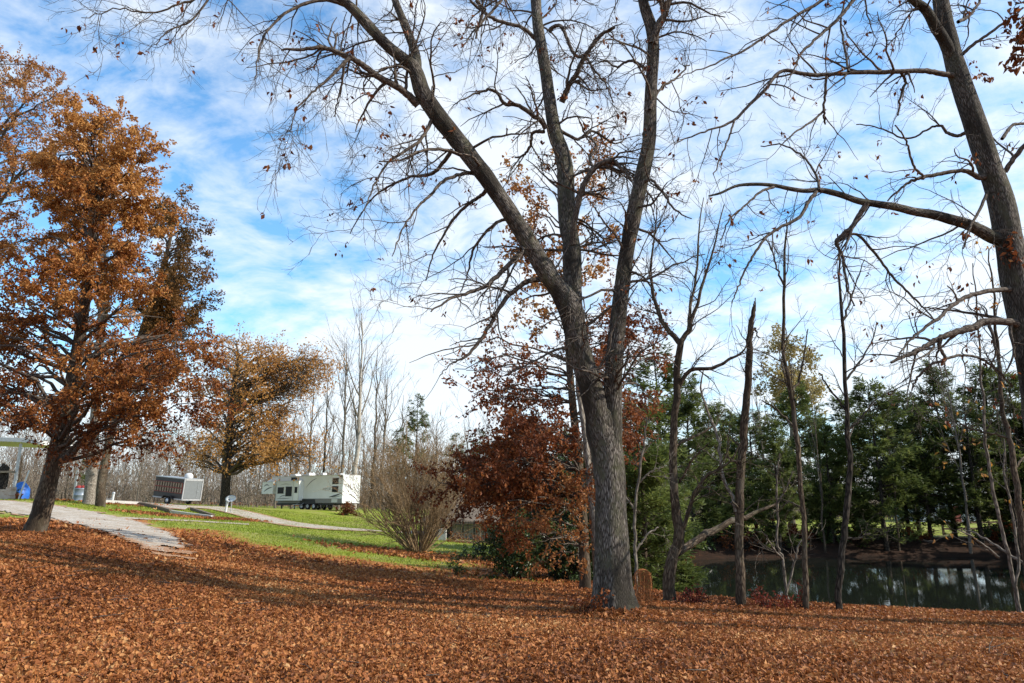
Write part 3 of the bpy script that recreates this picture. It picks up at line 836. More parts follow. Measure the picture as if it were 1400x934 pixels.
ro_trunk = [(1447, 872, 33), (1446, 845, 27), (1440, 760, 23), (1430, 640, 21.5), (1420, 540, 21.5), (1408, 470, 21), (1393, 400, 20), (1380, 335, 19), (1365, 265, 17), (1347, 212, 16), (1330, 159, 15), (1312, 106, 14.2), (1301, 71, 13), (1290, 20, 12), (1284, -15, 11), (1275, -90, 8.5), (1272, -190, 4.5)]
ro_limbs = [
    ([(1304, 85, 9.5), (1292, 58, 8.5), (1280, 38, 8), (1266, 14, 7), (1246, -2, 6), (1220, -30, 4.8), (1170, -80, 3)], 13.0, 12.2, 0),
    ([(1310, 104, 4.8), (1294, 102, 4.2), (1270, 98, 4), (1252, 97, 3.8), (1210, 99, 3.5), (1167, 99, 3.3), (1132, 102, 3.1), (1104, 102, 3), (1068, 97, 2.8), (1047, 122, 2.6), (1026, 141, 2.4), (1001, 166, 2.0), (973, 177, 1.5), (941, 188, 1.1), (920, 198, .7)], 13.0, 11.4, 0),
    ([(1378, 330, 9.5), (1358, 325, 9), (1340, 315, 8.4), (1323, 307, 7.8), (1300, 300, 7.2), (1273, 293, 6.6), (1248, 289, 6), (1224, 283, 5.6), (1198, 279, 5.2), (1174, 275, 4.9), (1148, 266, 4.4), (1121, 260, 4), (1100, 261, 3.4), (1079, 258, 3.1), (1060, 254, 2.8), (1036, 252, 2.6), (1008, 254, 2.2), (985, 264, 1.8), (969, 268, 1.2)], 13.0, 12.0, 0),
    ([(1185, 278, 4.4), (1175, 294, 4.0), (1164, 311, 3.6), (1152, 322, 3.5), (1143, 332, 3), (1148, 342, 2.2), (1153, 354, 2), (1157, 389, 1.6), (1168, 420, 1)], 12.5, 12.9, 0),
    ([(1116, 262, 3), (1104, 278, 2.7), (1093, 297, 2.5), (1061, 314, 2.2), (1044, 328, 2), (1030, 350, 1.8), (1018, 371, 1.5), (1008, 395, 1.2), (1000, 414, .8)], 12.3, 11.6, 0),
    ([(1143, 332, 2), (1170, 320, 2.0), (1195, 345, 1.9), (1215, 372, 1.7), (1240, 398, 1.5), (1262, 420, 1.2), (1280, 440, .8)], 12.9, 13.6, 0),
    ([(1352, 240, 4.4), (1340, 243, 4), (1326, 236, 3.5), (1312, 233, 3.2), (1287, 237, 3), (1263, 242, 2.7), (1250, 246, 2.2), (1238, 252, 1.9), (1213, 275, 1.2)], 13.0, 12.4, 0),
    ([(1262, 241, 2), (1250, 228, 1.8), (1244, 210, 1.6), (1238, 191, 1.4), (1225, 170, 1)], 12.5, 12.0, 0),
    ([(1392, 396, 4), (1380, 396, 3.7), (1362, 397, 3.5), (1346, 399, 3.3), (1328, 404, 3.2), (1311, 411, 3), (1295, 424, 2.8), (1282, 436, 2.6), (1257, 454, 2), (1240, 470, 1.6), (1226, 490, 1)], 13.0, 11.8, 0),
    ([(1405, 456, 6), (1396, 446, 5.6), (1385, 441, 5.4), (1375, 440, 5.2), (1346, 440, 5), (1332, 448, 5), (1321, 450, 4.8), (1300, 457, 4.4), (1282, 464, 4), (1265, 474, 3.4), (1250, 482, 3), (1234, 488, 2.4), (1218, 496, 1.8)], 13.0, 12.2, 0),
    ([(1286, 462, 3), (1285, 476, 2.6), (1293, 492, 2.2), (1276, 497, 2), (1262, 508, 1.8), (1252, 520, 1.5), (1246, 534, 1)], 12.4, 12.8, 0),
    ([(1293, 490, 2), (1315, 486, 1.9), (1340, 490, 1.7), (1362, 505, 1.4), (1385, 530, 1)], 12.6, 13.3, 0),
    ([(1210, -40, 3.8), (1188, -22, 3.4), (1167, 0, 3), (1153, 18, 2.8), (1132, 39, 2.6), (1111, 57, 2.2), (1096, 72, 1.8), (1088, 90, 1.3), (1078, 110, .8)], 12.5, 11.6, 0),
    ([(1180, -40, 3.4), (1150, -18, 3), (1125, 0, 2.7), (1090, 21, 2.4), (1061, 39, 2.1), (1026, 64, 1.8), (991, 81, 1.5), (955, 95, 1), (925, 108, .7)], 12.4, 11.2, 0),
    ([(1232, 100, 2.4), (1238, 112, 2.2), (1232, 130, 1.8), (1228, 158, 1.3)], 12.7, 12.9, 0),
    ([(1130, 104, 2.2), (1128, 130, 2), (1126, 158, 1.8), (1127, 170, 1.2)], 12.0, 12.4, 0),
    ([(1128, 150, 1.8), (1110, 166, 1.6), (1088, 180, 1.3), (1066, 200, .8)], 12.3, 11.8, 0),
    ([(1160, 98, 2), (1156, 70, 1.8), (1150, 30, 1.6), (1158, -20, 1.2)], 12.1, 12.7, 0),
    ([(1322, 180, 3), (1310, 186, 2.6), (1296, 182, 2.4), (1286, 172, 2), (1270, 176, 1.6), (1240, 190, 1.4), (1205, 176, 1.1), (1170, 170, .8)], 13.1, 13.9, 0),
    ([(1374, 235, 4), (1385, 218, 3.6), (1400, 200, 3.2), (1430, 175, 2.4), (1460, 150, 1.4)], 13.0, 12.6, 0),
    ([(1316, 74, 3), (1332, 60, 2.6), (1352, 46, 2.2), (1374, 30, 2), (1400, 10, 1.5)], 13.0, 12.6, 0),
    ([(1310, 30, 3), (1322, 24, 2.6), (1336, 8, 2.2), (1350, -20, 1.6)], 13.0, 13.6, 0),
    ([(1370, 190, 2.6), (1384, 172, 2.4), (1400, 168, 2), (1430, 160, 1.4)], 13.0, 13.5, 0),
    ([(1350, 262, 2.4), (1338, 290, 2.0), (1326, 310, 1.6), (1318, 340, 1)], 12.9, 12.4, 0),
    ([(1058, 256, 2), (1040, 262, 1.8), (1020, 280, 1.5), (998, 300, 1.2), (985, 330, .8)], 12.1, 11.5, 0),
    ([(1004, 165, 1.6), (996, 190, 1.4), (985, 215, 1.2), (975, 240, .8)], 11.6, 11.3, 0),
    ([(1120, 260, 2.2), (1116, 240, 1.8), (1098, 214, 1.5), (1070, 198, 1.2), (1040, 200, .8)], 12.3, 12.9, 0),
]
big_tree('oak_tree', 'bare oak with a leaning trunk at the right edge, long level limbs reaching left', ro_trunk, ro_limbs, 22, 13.0,
         dict(stem=1.8, side=3.0, d3=4.4, d4=5.0, d5=4, trop=-.02), 500, M_RUST, tks=22,
         extra=[(1386, 350, 12.8, .09, 60), (1380, 330, 12.8, .07, 30), (1318, 320, 12.6, .03, 10), (1349, 106, 12.8, .05, 12), (1340, 100, 12.8, .04, 8)])

# a spray of rust leaves reaching in from the next tree on the right (its trunk stands outside the view)
rng = np.random.default_rng(31)
P, R = traced([(1560, 900, 14), (1552, 700, 13), (1535, 400, 12), (1510, 180, 9), (1490, 60, 6), (1470, -80, 3)], 10.5, 10.5, n=40)
P, R = ground_fix(P, R); b = base_of(P)
rt = empty('oak_tree', b, 'rust leaved oak whose branch tips hang in at the upper right corner', 'tree')
MB().tubes(P, R, 12, bump=.05).build('trunk', M_BARK, rt, off=b)
w_ = MB(); lv = MB()
A = [traced(q, 10.5, 10.2, n=14) for q in ([(1505, 150, 5), (1470, 110, 4), (1435, 70, 3), (1408, 45, 2), (1388, 60, 1)], [(1490, 60, 5), (1450, 40, 3.5), (1420, 20, 2.4), (1395, 30, 1)], [(1480, 0, 4), (1440, -10, 3), (1410, 0, 2), (1388, 6, 1)], [(1510, 190, 5), (1560, 120, 3), (1600, 60, 2), (1640, 50, 1)])]
AP = np.array([a[0] for a in A]); AR = np.array([a[1] for a in A])
w_.tubes(AP, AR, 6)
B2, b2 = grow(rng, AP, AR, 7, (.15, .5), (30, 70), 5, .2, -.05, .5, t0=.25, rmin=.004); w_.tubes(B2, b2, 4)
w_.build('branches', M_TWIG, rt, off=b)
q = along(rng, B2, 700, .2, .04); leaf_cloud(lv, rng, q, .09, .15, .5, 1.2, (.1, 1)); lv.build('leaves', M_RUST, rt, smooth=False, off=b)

# ================================================================ leafy oaks on the left
leafed_tree('oak_tree', 'rust orange oak with a dark leaning trunk beside the gravel drive', [(45, 733, 16), (49, 722, 13.2), (62, 680, 11.2), (77, 620, 10.4), (92, 560, 9.6), (106, 480, 8), (118, 400, 6.5), (128, 300, 5.5), (135, 220, 3.5), (140, 170, 1.6)], 20,
    [([(75, 622), (30, 590), (-60, 555), (-100, 500), (-80, 440), (20, 430), (120, 440), (240, 430), (270, 425), (300, 438), (292, 480), (285, 540), (262, 580), (240, 602), (215, 612), (180, 592), (140, 604), (100, 630)], 20, 3.4, 72, .7, 29000, (0, .8)),
     ([(-60, 440), (0, 400), (10, 300), (30, 235), (70, 190), (130, 152), (168, 162), (203, 215), (214, 270), (205, 330), (215, 400), (200, 440), (100, 450)], 20, 3.0, 78, .6, 31000, (.35, 1.25)),
     ([(50, 240), (66, 205), (88, 178), (130, 148), (170, 160), (204, 214), (212, 262), (150, 285), (70, 290)], 20, 2.2, 40, .5, 15000, (.5, 1.3))],
    leafmat('orange_rust_leaf', [(0, (.09, .026, .009)), (.35, (.22, .07, .018)), (.65, (.36, .135, .03)), (1, (.50, .25, .07))]), 41, M_BARKB, leaf=(.07, .12), tmin=.34, drop=.30, twig=(.5, 1.4), bump=.1, rk=.16)

leafed_tree('oak_tree', 'tall pale orange tree at the upper left edge, behind the leaning oak', [(-46, 712, 12), (-46, 600, 10), (-42, 450, 8), (-36, 300, 5.5), (-25, 160, 3), (-18, 80, 1.2)], 30,
    [([(-110, 420), (-120, 120), (-40, 50), (0, 52), (40, 60), (78, 90), (108, 150), (80, 210), (48, 280), (40, 360), (0, 420)], 30, 4, 50, 1.1, 17000, (.2, 1.1))],
    M_ORANGE, 42, M_BARKB, leaf=(.09, .15), tmin=.4, drop=.9, twig=(.9, 2.0))

leafed_tree('oak_tree', 'pale double trunked tree, its leaning dark stem carrying the pointed brown spire', [(137, 690, 6.5), (139, 660, 6), (146, 620, 5.2), (160, 560, 4.8), (185, 480, 4.2), (212, 400, 3.4), (232, 330, 2.4), (240, 275, 1)], 42,
    [([(185, 440), (195, 380), (212, 305), (232, 262), (243, 250), (262, 275), (272, 320), (288, 370), (290, 390), (275, 420), (240, 455)], 42, 2.4, 60, .7, 17000, (.0, .95)),
     ([(170, 470), (210, 430), (250, 440), (275, 480), (280, 540), (240, 560), (190, 540)], 42, 2.6, 24, 1.1, 4200, (.0, .8))],
    leafmat('olive_rust_leaf', [(0, (.045, .032, .010)), (.4, (.12, .062, .016)), (.75, (.22, .10, .026)), (1, (.32, .15, .045))]), 43, M_BARKB, leaf=(.12, .20), tmin=.4, drop=.8, twig=(.8, 1.8), jit=.1)

leafed_tree('hardwood_tree', 'straight pale grey trunk beside the blue grey bin, high thin crown', [(122, 689, 9), (123, 675, 7.6), (127, 620, 6.8), (132, 540, 6), (138, 440, 5), (142, 340, 3.6), (146, 260, 2), (148, 220, 1)], 43,
    [([(60, 420), (70, 280), (110, 215), (150, 205), (185, 240), (195, 330), (190, 430), (130, 470)], 43, 4, 26, 1.5, 1500, (.2, 1))],
    M_ORANGE, 44, M_BARKP, leaf=(.16, .24), tmin=.5, drop=1.0, twig=(1, 2.2))

leafed_tree('oak_tree', 'broad gold and brown oak with a dark trunk between the two trailers', [(306, 697, 8), (307, 690, 6.6), (309, 660, 6), (311, 620, 5.6), (314, 580, 5), (320, 530, 3.6), (326, 490, 1.8)], 75,
    [([(250, 640), (238, 600), (262, 560), (258, 520), (280, 480), (310, 456), (345, 465), (378, 468), (392, 498), (396, 530), (404, 560), (400, 590), (408, 622), (385, 642), (350, 640), (332, 628), (300, 640), (268, 652)], 75, 7, 74, 1.8, 14500, (.15, 1.25)),
     ([(405, 540), (415, 500), (440, 482), (462, 488), (462, 512), (440, 528), (425, 560)], 75, 3, 22, 1.0, 3600, (.2, 1.1)),
     ([(410, 640), (408, 600), (440, 590), (446, 630), (428, 645)], 75, 3, 9, 1.2, 1500, (.1, 1.0))],
    M_GOLD, 45, M_BARKD, leaf=(.18, .32), tmin=.40, drop=.35, twig=(1.2, 2.8), jit=.2, tlen3=(.5, 1.1), rk=.26)

leafed_tree('broadleaf_tree', 'rounded tan and gold tree rising above the pines across the pond', [(1082, 700, 4), (1083, 600, 3.2), (1082, 540, 2), (1078, 490, 1)], 72,
    [([(1044, 492), (1050, 468), (1075, 458), (1108, 488), (1126, 530), (1116, 575), (1060, 575), (1046, 525)], 72, 3, 34, 1.1, 5200, (.1, 1.1))],
    leafmat('pale_tan_leaf', [(0, (.16, .14, .04)), (.5, (.30, .24, .085)), (1, (.42, .32, .13))], .45), 46, M_BARKG, leaf=(.22, .38), tmin=.3, drop=.4, twig=(1, 2), jit=.2, tlen3=(.4, .9))

# ================================================================ the red oak behind the big oak
leafed_tree('oak_tree', 'dark red leaved oak spreading low behind the big three stemmed trunk', [(800, 806, 9), (800, 790, 7.5), (798, 740, 6.6), (795, 680, 6.2), (788, 600, 5.6), (780, 520, 4.8), (775, 440, 4), (772, 350, 3), (772, 270, 2), (775, 215, 1)], 19,
    [([(592, 666), (622, 648), (662, 608), (690, 570), (740, 548), (800, 542), (880, 562), (892, 588), (850, 622), (830, 660), (780, 680), (720, 690), (690, 695), (655, 682)], 19.3, 3.0, 56, .8, 15500, (0, 1.05)),
     ([(590, 668), (604, 648), (660, 622), (705, 590), (712, 690), (650, 684)], 19.3, 2.0, 30, .45, 5200, (0, 1.0)),
     ([(690, 690), (780, 680), (800, 740), (775, 765), (740, 760), (700, 735)], 18.6, 2.0, 14, .7, 1500, (.35, 1.15)),
     ([(600, 575), (640, 540), (650, 515), (690, 492), (740, 478), (790, 450), (850, 438), (900, 458), (908, 500), (880, 520), (780, 530), (700, 548), (650, 570)], 19.3, 2.4, 34, .7, 6200, (.1, 1.05)),
     ([(560, 480), (600, 470), (680, 470), (700, 490), (640, 520), (580, 500)], 19.0, 1.2, 5, .6, 330, (.2, .8))],
    M_RED, 47, M_BARKB, leaf=(.07, .125), tmin=.16, drop=.10, twig=(.5, 1.3), droop=.5, rk=.12)
leafed_tree('oak_tree', 'slender oak with thin orange brown leaves seen between the tall stems', [(819, 806, 8), (817, 780, 6), (810, 700, 5), (802, 600, 4.4), (796, 500, 3.8), (786, 400, 3), (778, 300, 2), (775, 215, 1)], 21,
    [([(700, 440), (692, 400), (703, 300), (712, 225), (760, 205), (832, 212), (852, 300), (842, 400), (800, 430), (740, 450)], 21, 2.0, 34, .8, 3600, (.3, 1.15))],
    M_ORANGE, 48, M_BARKG, leaf=(.10, .16), tmin=.5, drop=.8, twig=(.6, 1.3))
# ================================================================ slim trees on the pond bank
def slim_tree(label, trunk, limbs, seed, Y, bark, name='slim_tree', twigs=(1.0, 5, 5), ln=(.5, 1.6), up=.03, broken=False, tk=10, leaves=0, cat='tree', group=None, lm=None, trunkn=36, wb=.14):
    rng = np.random.default_rng(seed)
    TP, TR = traced(trunk, Y, Y, n=trunkn)
    TP[2:-1] += rng.normal(0, .012, (len(TP) - 3, 3))
    TP, TR = ground_fix(TP, TR)
    b = base_of(TP)
    root = empty(name, b, label, cat, group)
    cut = len(TP) if broken else int(len(TP) * .52)
    m = MB().tubes(TP[:cut], TR[:cut], tk, bump=.09, bf=7)
    if broken:                                   # jagged snapped top
        p = TP[-1]; r = TR[-1]
        for k in range(5):
            a = k * 1.26 + .3; q = p + np.array([math.cos(a), math.sin(a), 0]) * r * .6
            m.bar(q - np.array([0, 0, .1]), q + np.array([.02, 0, rng.uniform(.05, .30)]), r * .7, r * .35)
    def twigset(P, R, dens, l, t0):
        A, a = grow(rng, P, R, dens, l, (22, 60), 8, wb, up, .42, t0=t0, rmin=.005, rmax=.016, rend=.3)
        C, c = grow(rng, A, a, twigs[1], (.2, .7), (25, 65), 6, .16, up, .6, t0=.2, rmin=.004, rend=.5)
        D, d = grow(rng, C, c, twigs[2], (.1, .3), (25, 65), 4, .2, 0, .6, t0=.2, rmin=.0035, rend=.5)
        return A, a, C, c, D, d
    allC = []
    for pts, Y1 in limbs:                        # each limb carries its own twigs in its mesh
        P, R = traced(pts, Y, Y1, n=16)
        P[1:] += rng.normal(0, .012, (15, 3))
        q = MB().tubes(P, R, 7, bump=.05)
        A, a, C, c, D, d = twigset(P, R, twigs[0] * 1.8, (ln[0] * .8, ln[1] * .8), .2)
        q.tubes(A, a, 5); q.tubes(C, c, 3); q.tubes(D, d, 3); allC.append(C)
        q.build('limb', bark, root, off=b)
    A, a, C, c, D, d = twigset(TP, TR, twigs[0], ln, .56 if not broken else .3)
    tmat = [bark, M_TWIG if bark is not M_BARKW else M_BARKG]
    w = m if broken else MB().tubes(TP[cut - 1:], TR[cut - 1:], tk - 2, bump=.07, bf=7)
    w.tubes(A, a, 5, 1); w.tubes(C, c, 3, 1); w.tubes(D, d, 3, 1); allC.append(C)
    m.build('trunk', tmat, root, off=b)
    if not broken: w.build('crown', tmat, root, off=b)
    C = np.concatenate(allC)
    if leaves:
        lv = MB(); leaf_cloud(lv, rng, along(rng, C, leaves, .3, .03), .08, .14, .5, 1.0, (.1, 1)); lv.build('leaves', lm or M_RUST, root, smooth=False, off=b)
    return root

slim_tree('forked slim tree with a thick curved foot, right of the big oak',
          [(913, 836, 10), (914, 826, 9), (915, 800, 8), (918, 770, 8), (927, 740, 7.5), (925, 700, 6.2), (922, 673, 5.8), (920, 611, 5.4), (924, 556, 5.2), (926, 514, 5), (930, 470, 4.6), (934, 464, 3.8), (941, 452, 3.3), (948, 432, 2.8), (957, 402, 2.2), (966, 372, 1.7), (978, 330, 1.2), (990, 280, .7)],
          [([(930, 470, 4.2), (921, 460, 3.8), (908, 443, 3.3), (900, 428, 3), (892, 395, 2.3), (890, 360, 1.7), (896, 320, 1.1), (900, 270, .6)], 16.6),
           ([(941, 452, 2.6), (944, 420, 2.2), (952, 371, 1.7), (955, 320, 1.2), (962, 270, .6)], 16.8),
           ([(928, 530, 3.2), (938, 510, 3), (952, 506, 2.7), (968, 503, 2.5), (985, 499, 2.2), (1004, 488, 1.8), (1018, 478, 1.2), (1030, 455, .7)], 15.3),
           ([(926, 740, 4.5), (937, 713, 2.8), (943, 692, 2.6), (952, 669, 2.4), (966, 651, 2.2), (984, 641, 1.9), (1000, 630, 1.3), (1016, 600, .7)], 15.4),
           ([(922, 610, 2.4), (940, 600, 2.0), (960, 592, 1.6), (978, 580, 1), (990, 560, .6)], 16.6),
           ([(929, 660, 1.8), (940, 640, 1.6), (952, 622, 1.2), (970, 606, .7)], 15.2)], 51, 16.0, M_BARKB, twigs=(2.6, 5, 5), ln=(.5, 1.7))
slim_tree('tall dead snag snapped off at the top, standing on the pond bank', [(1012, 838, 8), (1013, 829, 7), (1011, 775, 6), (1011, 730, 5.8), (1011, 676, 5.8), (1014, 630, 5.6), (1017, 593, 5.4), (1020, 550, 5.2), (1023, 514, 5), (1025, 470, 4.6), (1028, 440, 3.8), (1031, 420, 2.6)],
          [([(1026, 455, 1.6), (1033, 450, 1.3), (1037, 462, 1)], 15.9), ([(1013, 640, 1.8), (1005, 632, 1.5), (990, 622, 1)], 15.7), ([(1013, 700, 1.6), (1003, 688, 1.2), (996, 690, .7)], 15.6)], 52, 15.8, M_BARKB, name='dead_snag', twigs=(2.5, 5, 4), ln=(.15, .6), broken=True)
slim_tree('crooked slim sapling between the snag and the straight bank tree', [(1102, 842, 5), (1102, 833, 4), (1101, 790, 3.6), (1100, 753, 3.4), (1098, 688, 3.3), (1094, 640, 3.3), (1088, 592, 3.3), (1084, 560, 3.2), (1079, 530, 3), (1074, 500, 2.8), (1071, 461, 2.5), (1072, 393, 2.2), (1074, 336, 1.6), (1075, 300, 1)],
          [([(1073, 392, 1.6), (1064, 372, 1.4), (1058, 350, 1.2), (1046, 325, .7)], 15.9), ([(1080, 540, 1.8), (1092, 520, 1.5), (1098, 495, 1.2), (1104, 450, .7)], 16.0), ([(1088, 590, 1.7), (1074, 572, 1.5), (1056, 556, 1.2), (1040, 548, .8)], 15.9), ([(1098, 700, 1.4), (1086, 688, 1.2), (1070, 684, .8)], 15.9)], 53, 15.4, M_BARKB, twigs=(2.6, 5, 5), ln=(.5, 1.4))
slim_tree('straight dark slim tree at the water edge, right of the crooked sapling', [(1146, 846, 5.4), (1146, 836, 4.6), (1147, 800, 4.2), (1151, 769, 4.1), (1154, 735, 4), (1157, 705, 4), (1162, 656, 3.8), (1161, 620, 3.5), (1159, 592, 3.3), (1157, 540, 3), (1154, 479, 2.6), (1151, 425, 2.2), (1147, 371, 1.6), (1145, 320, 1)],
          [([(1152, 440, 1.7), (1162, 415, 1.4), (1170, 390, 1), (1182, 355, .6)], 16.2), ([(1156, 520, 1.8), (1172, 500, 1.5), (1190, 470, 1), (1200, 440, .6)], 16.0), ([(1159, 590, 1.6), (1178, 570, 1.3), (1198, 545, .9)], 15.7), ([(1156, 560, 1.6), (1140, 540, 1.3), (1120, 510, .9)], 15.8), ([(1155, 735, 1.8), (1172, 736, 1.4), (1190, 728, 1)], 15.6)], 54, 15.5, M_BARKD, twigs=(2.6, 5, 5), ln=(.5, 1.4))
slim_tree('thin brown tree at the right edge leaning over the pond', [(1408, 850, 5), (1405, 800, 4.2), (1400, 740, 4), (1393, 690, 3.8), (1386, 640, 3.6), (1379, 592, 3.3), (1371, 560, 3), (1367, 520, 2.6), (1362, 450, 2), (1358, 400, 1.4), (1352, 340, .8)],
          [([(1380, 600, 1.7), (1360, 594, 1.5), (1342, 590, 1.3), (1310, 578, 1)], 16.2), ([(1387, 640, 1.6), (1410, 615, 1.2), (1425, 590, .8)], 16.6)], 55, 16.0, M_BARKB, twigs=(2.6, 5, 5), ln=(.4, 1.3), leaves=70, lm=M_GOLD)
slim_tree('very thin leaning sapling with two stems at the right end of the pond bank', [(1396, 850, 3), (1385, 790, 2.4), (1372, 735, 2.2), (1362, 690, 2.1), (1352, 640, 1.9), (1346, 580, 1.7), (1340, 500, 1.4), (1336, 430, 1.1), (1330, 360, .7)],
          [([(1388, 800, 2), (1392, 760, 1.8), (1383, 700, 1.6), (1374, 650, 1.3), (1372, 600, .9)], 16.6), ([(1366, 762, 1.8), (1350, 750, 1.5), (1330, 735, 1.2), (1310, 725, .8)], 16.4)], 56, 16.4, M_BARKG, twigs=(2.6, 5, 5), ln=(.3, 1.0), leaves=40, lm=M_GOLD)
slim_tree('pale thin sapling with crooked boughs right of the snag', [(1078, 838, 2.2), (1074, 800, 1.9), (1070, 765, 1.8), (1062, 740, 1.6), (1064, 700, 1.5), (1062, 660, 1.3), (1066, 620, 1)],
          [([(1076, 810, 1.5), (1086, 770, 1.4), (1092, 745, 1.1), (1100, 735, .8)], 16.3), ([(1070, 765, 1.3), (1056, 748, 1.2), (1046, 730, .8)], 15.8), ([(1063, 690, 1.1), (1074, 668, 1), (1084, 645, .7)], 16.0)], 57, 16.2, M_BARKG, twigs=(3.5, 5, 4), ln=(.3, .9))
slim_tree('thin grey sapling with spreading bare twigs just right of the big oak foot', [(868, 838, 3), (870, 780, 2.2), (868, 720, 2), (872, 660, 1.7), (880, 610, 1.4), (884, 570, 1)],
          [([(867, 760, 1.5), (882, 735, 1.3), (900, 720, 1)], 15.3), ([(870, 700, 1.4), (856, 680, 1.2), (846, 660, .8)], 15.2), ([(873, 660, 1.3), (890, 645, 1.1), (906, 638, .8)], 15.1)], 58, 15.0, M_BARKG, twigs=(3.5, 5, 4), ln=(.3, .9))
slim_tree('second slim bare trunk standing close behind the big oak on its left', [(822, 812, 6), (820, 790, 5), (815, 730, 4.4), (806, 660, 4.2), (800, 600, 3.8), (790, 520, 3), (786, 440, 2)],
          [([(806, 660, 2), (812, 640, 1.6), (826, 622, 1.2)], 17.2)], 59, 17.5, M_BARKP, twigs=(2.2, 4, 4), ln=(.4, 1.2))
# a leaning broken bough, propped between the forked tree and the snag
def loose_pole(label, pts, Y0, Y1, bark, seed, name='fallen_branch', tw=2.0):
    rng = np.random.default_rng(seed)
    P, R = traced(pts, Y0, Y1, n=22); P[1:-1] += rng.normal(0, .015, (20, 3)); b = P[0]
    m = MB().tubes(P, R, 8, bump=.06)
    A, a = grow(rng, P, R, tw, (.3, .8), (30, 70), 6, .2, -.02, .5, t0=.2, rmin=.005, rmax=.012)
    C, c = grow(rng, A, a, 4, (.1, .4), (30, 70), 4, .2, 0, .6, rmin=.004)
    m.tubes(A, a, 5); m.tubes(C, c, 3)
    o = m.build(name, bark, off=b); o.location = b
    return tag(o, label, 'branch')
loose_pole('pale broken bough hanging between the forked tree and the snag', [(1006, 700, 2.4), (1004, 690, 2.4), (998, 676, 2.3), (991, 662, 2.2), (986, 630, 2.1), (984, 611, 2.0), (979, 590, 1.9), (973, 575, 1.8), (965, 553, 1.6), (957, 532, 1.3), (962, 505, .9)], 15.8, 16.3, M_BARKP, 61)
loose_pole('thick fallen trunk leaning from the forked tree towards the snag', [(926, 756, 5.5), (940, 746, 5.2), (958, 735, 5), (978, 725, 4.6), (996, 715, 4.2), (1012, 709, 3.6), (1032, 702, 2.6), (1060, 690, 1.4)], 16.1, 17.5, M_BARKB, 62, 'fallen_log', 1.2)
loose_pole('long bare fallen limb slanting down into the right end of the pond', [(1318, 724, .8), (1335, 731, 1.2), (1355, 742, 1.6), (1378, 757, 1.8), (1400, 772, 2.2), (1425, 790, 2.6)], 19.0, 17.5, M_BARKG, 63, 'fallen_branch', 2.2)

# dense low growth along the bank
def bush(label, poly, Y, dep, nl, sep, nleaf, lmat, seed, leaf, name='bush', tone=(0, 1), base=None, aspect=.5, bark=None, cat='bush', group=None, rk=.012, droop=.2, ln=(.3, .8)):
    rng = np.random.default_rng(seed)
    T = lobes_in(rng, poly, Y, dep, nl, sep)
    p = np.array(poly, float)
    bx, by = base if base else (p[:, 0].mean(), p[:, 1].max())
    b = at(bx, by, Y); b[2] = gz(b[0], b[1])
    root = empty(name, b, label, cat, group)
    LP = []; LR = []
    for q in T:
        q[2] = max(q[2], gz(q[0], q[1]) + .1)
        st = b + np.r_[rng.normal(0, .12, 2), -.05]
        mid = (st + q) / 2 + np.array([0, 0, .12 * np.linalg.norm(q - st)])
        s = spline(np.array([st, mid, q]), 9); s[1:] += rng.normal(0, .03, (8, 3)); LP.append(s); LR.append(np.linspace(rk * 2, rk * .5, 9))
    LP = np.array(LP); LR = np.array(LR)
    w = MB().tubes(LP, LR, 5)
    A, a = grow(rng, LP, LR, 4, ln, (25, 70), 6, .18, .02, .6, t0=.25, rmin=.004)
    C, c = grow(rng, A, a, 5, (.12, .4), (25, 70), 4, .2, 0, .6, t0=.15, rmin=.003)
    w.tubes(A, a, 4); w.tubes(C, c, 3)
    w.build('stems', bark or M_BARKD, root, off=b)
    if nleaf:
        lv = MB(); q = along(rng, np.concatenate([C[:, :4]]), nleaf, .1, .05); q[:, 2] = np.maximum(q[:, 2], GZ(q[:, 0], q[:, 1]) + .03)
        tn = tone[0] + (tone[1] - tone[0]) * clump_tone(q, 1.1)
        leaf_cloud(lv, rng, q, leaf[0], leaf[1], aspect, droop, tn=tn); lv.build('leaves', lmat, root, smooth=False, off=b)
    return root
bush('wide dark evergreen bush at the lawn edge left of the big oak', [(648, 762), (658, 735), (680, 715), (715, 706), (745, 712), (755, 750), (745, 790), (700, 794), (662, 788)], 22.5, 1.6, 34, .35, 9000, M_HOLLY, 71, (.06, .11), base=(705, 794))
bush('dark evergreen bush in the thicket close behind the big oak trunk', [(745, 796), (750, 745), (770, 700), (800, 690), (818, 740), (818, 800)], 23, 1.6, 26, .35, 6500, M_HOLLY, 72, (.06, .11), base=(785, 800), tone=(-.2, .7))
bush('tall dark evergreen thicket shrub under the red oak crown', [(690, 700), (720, 650), (770, 620), (820, 640), (820, 720), (760, 745), (700, 730)], 25, 1.8, 34, .45, 8000, M_HOLLY, 73, (.07, .12), base=(765, 790), tone=(-.2, .6))
bush('small sprout of dark leaves out on the lawn beside the evergreen bush', [(610, 784), (614, 768), (622, 764), (634, 776), (634, 786)], 22.6, .3, 6, .1, 160, M_HOLLY, 74, (.06, .10), base=(622, 788), ln=(.1, .25), rk=.005)
bush('crimson leaved seedling at the foot of the forked slim tree', [(922, 818), (924, 800), (938, 795), (956, 808), (958, 822), (940, 826)], 15.9, .4, 9, .12, 420, M_REDLEAF, 75, (.05, .09), base=(938, 828), ln=(.1, .3), rk=.005, name='seedling')
bush('crimson leaved seedling between the crooked sapling and the snag', [(1022, 834), (1030, 822), (1050, 820), (1072, 824), (1082, 834)], 15.6, .4, 9, .12, 330, M_REDLEAF, 76, (.05, .09), base=(1050, 838), ln=(.1, .3), rk=.005, name='seedling')
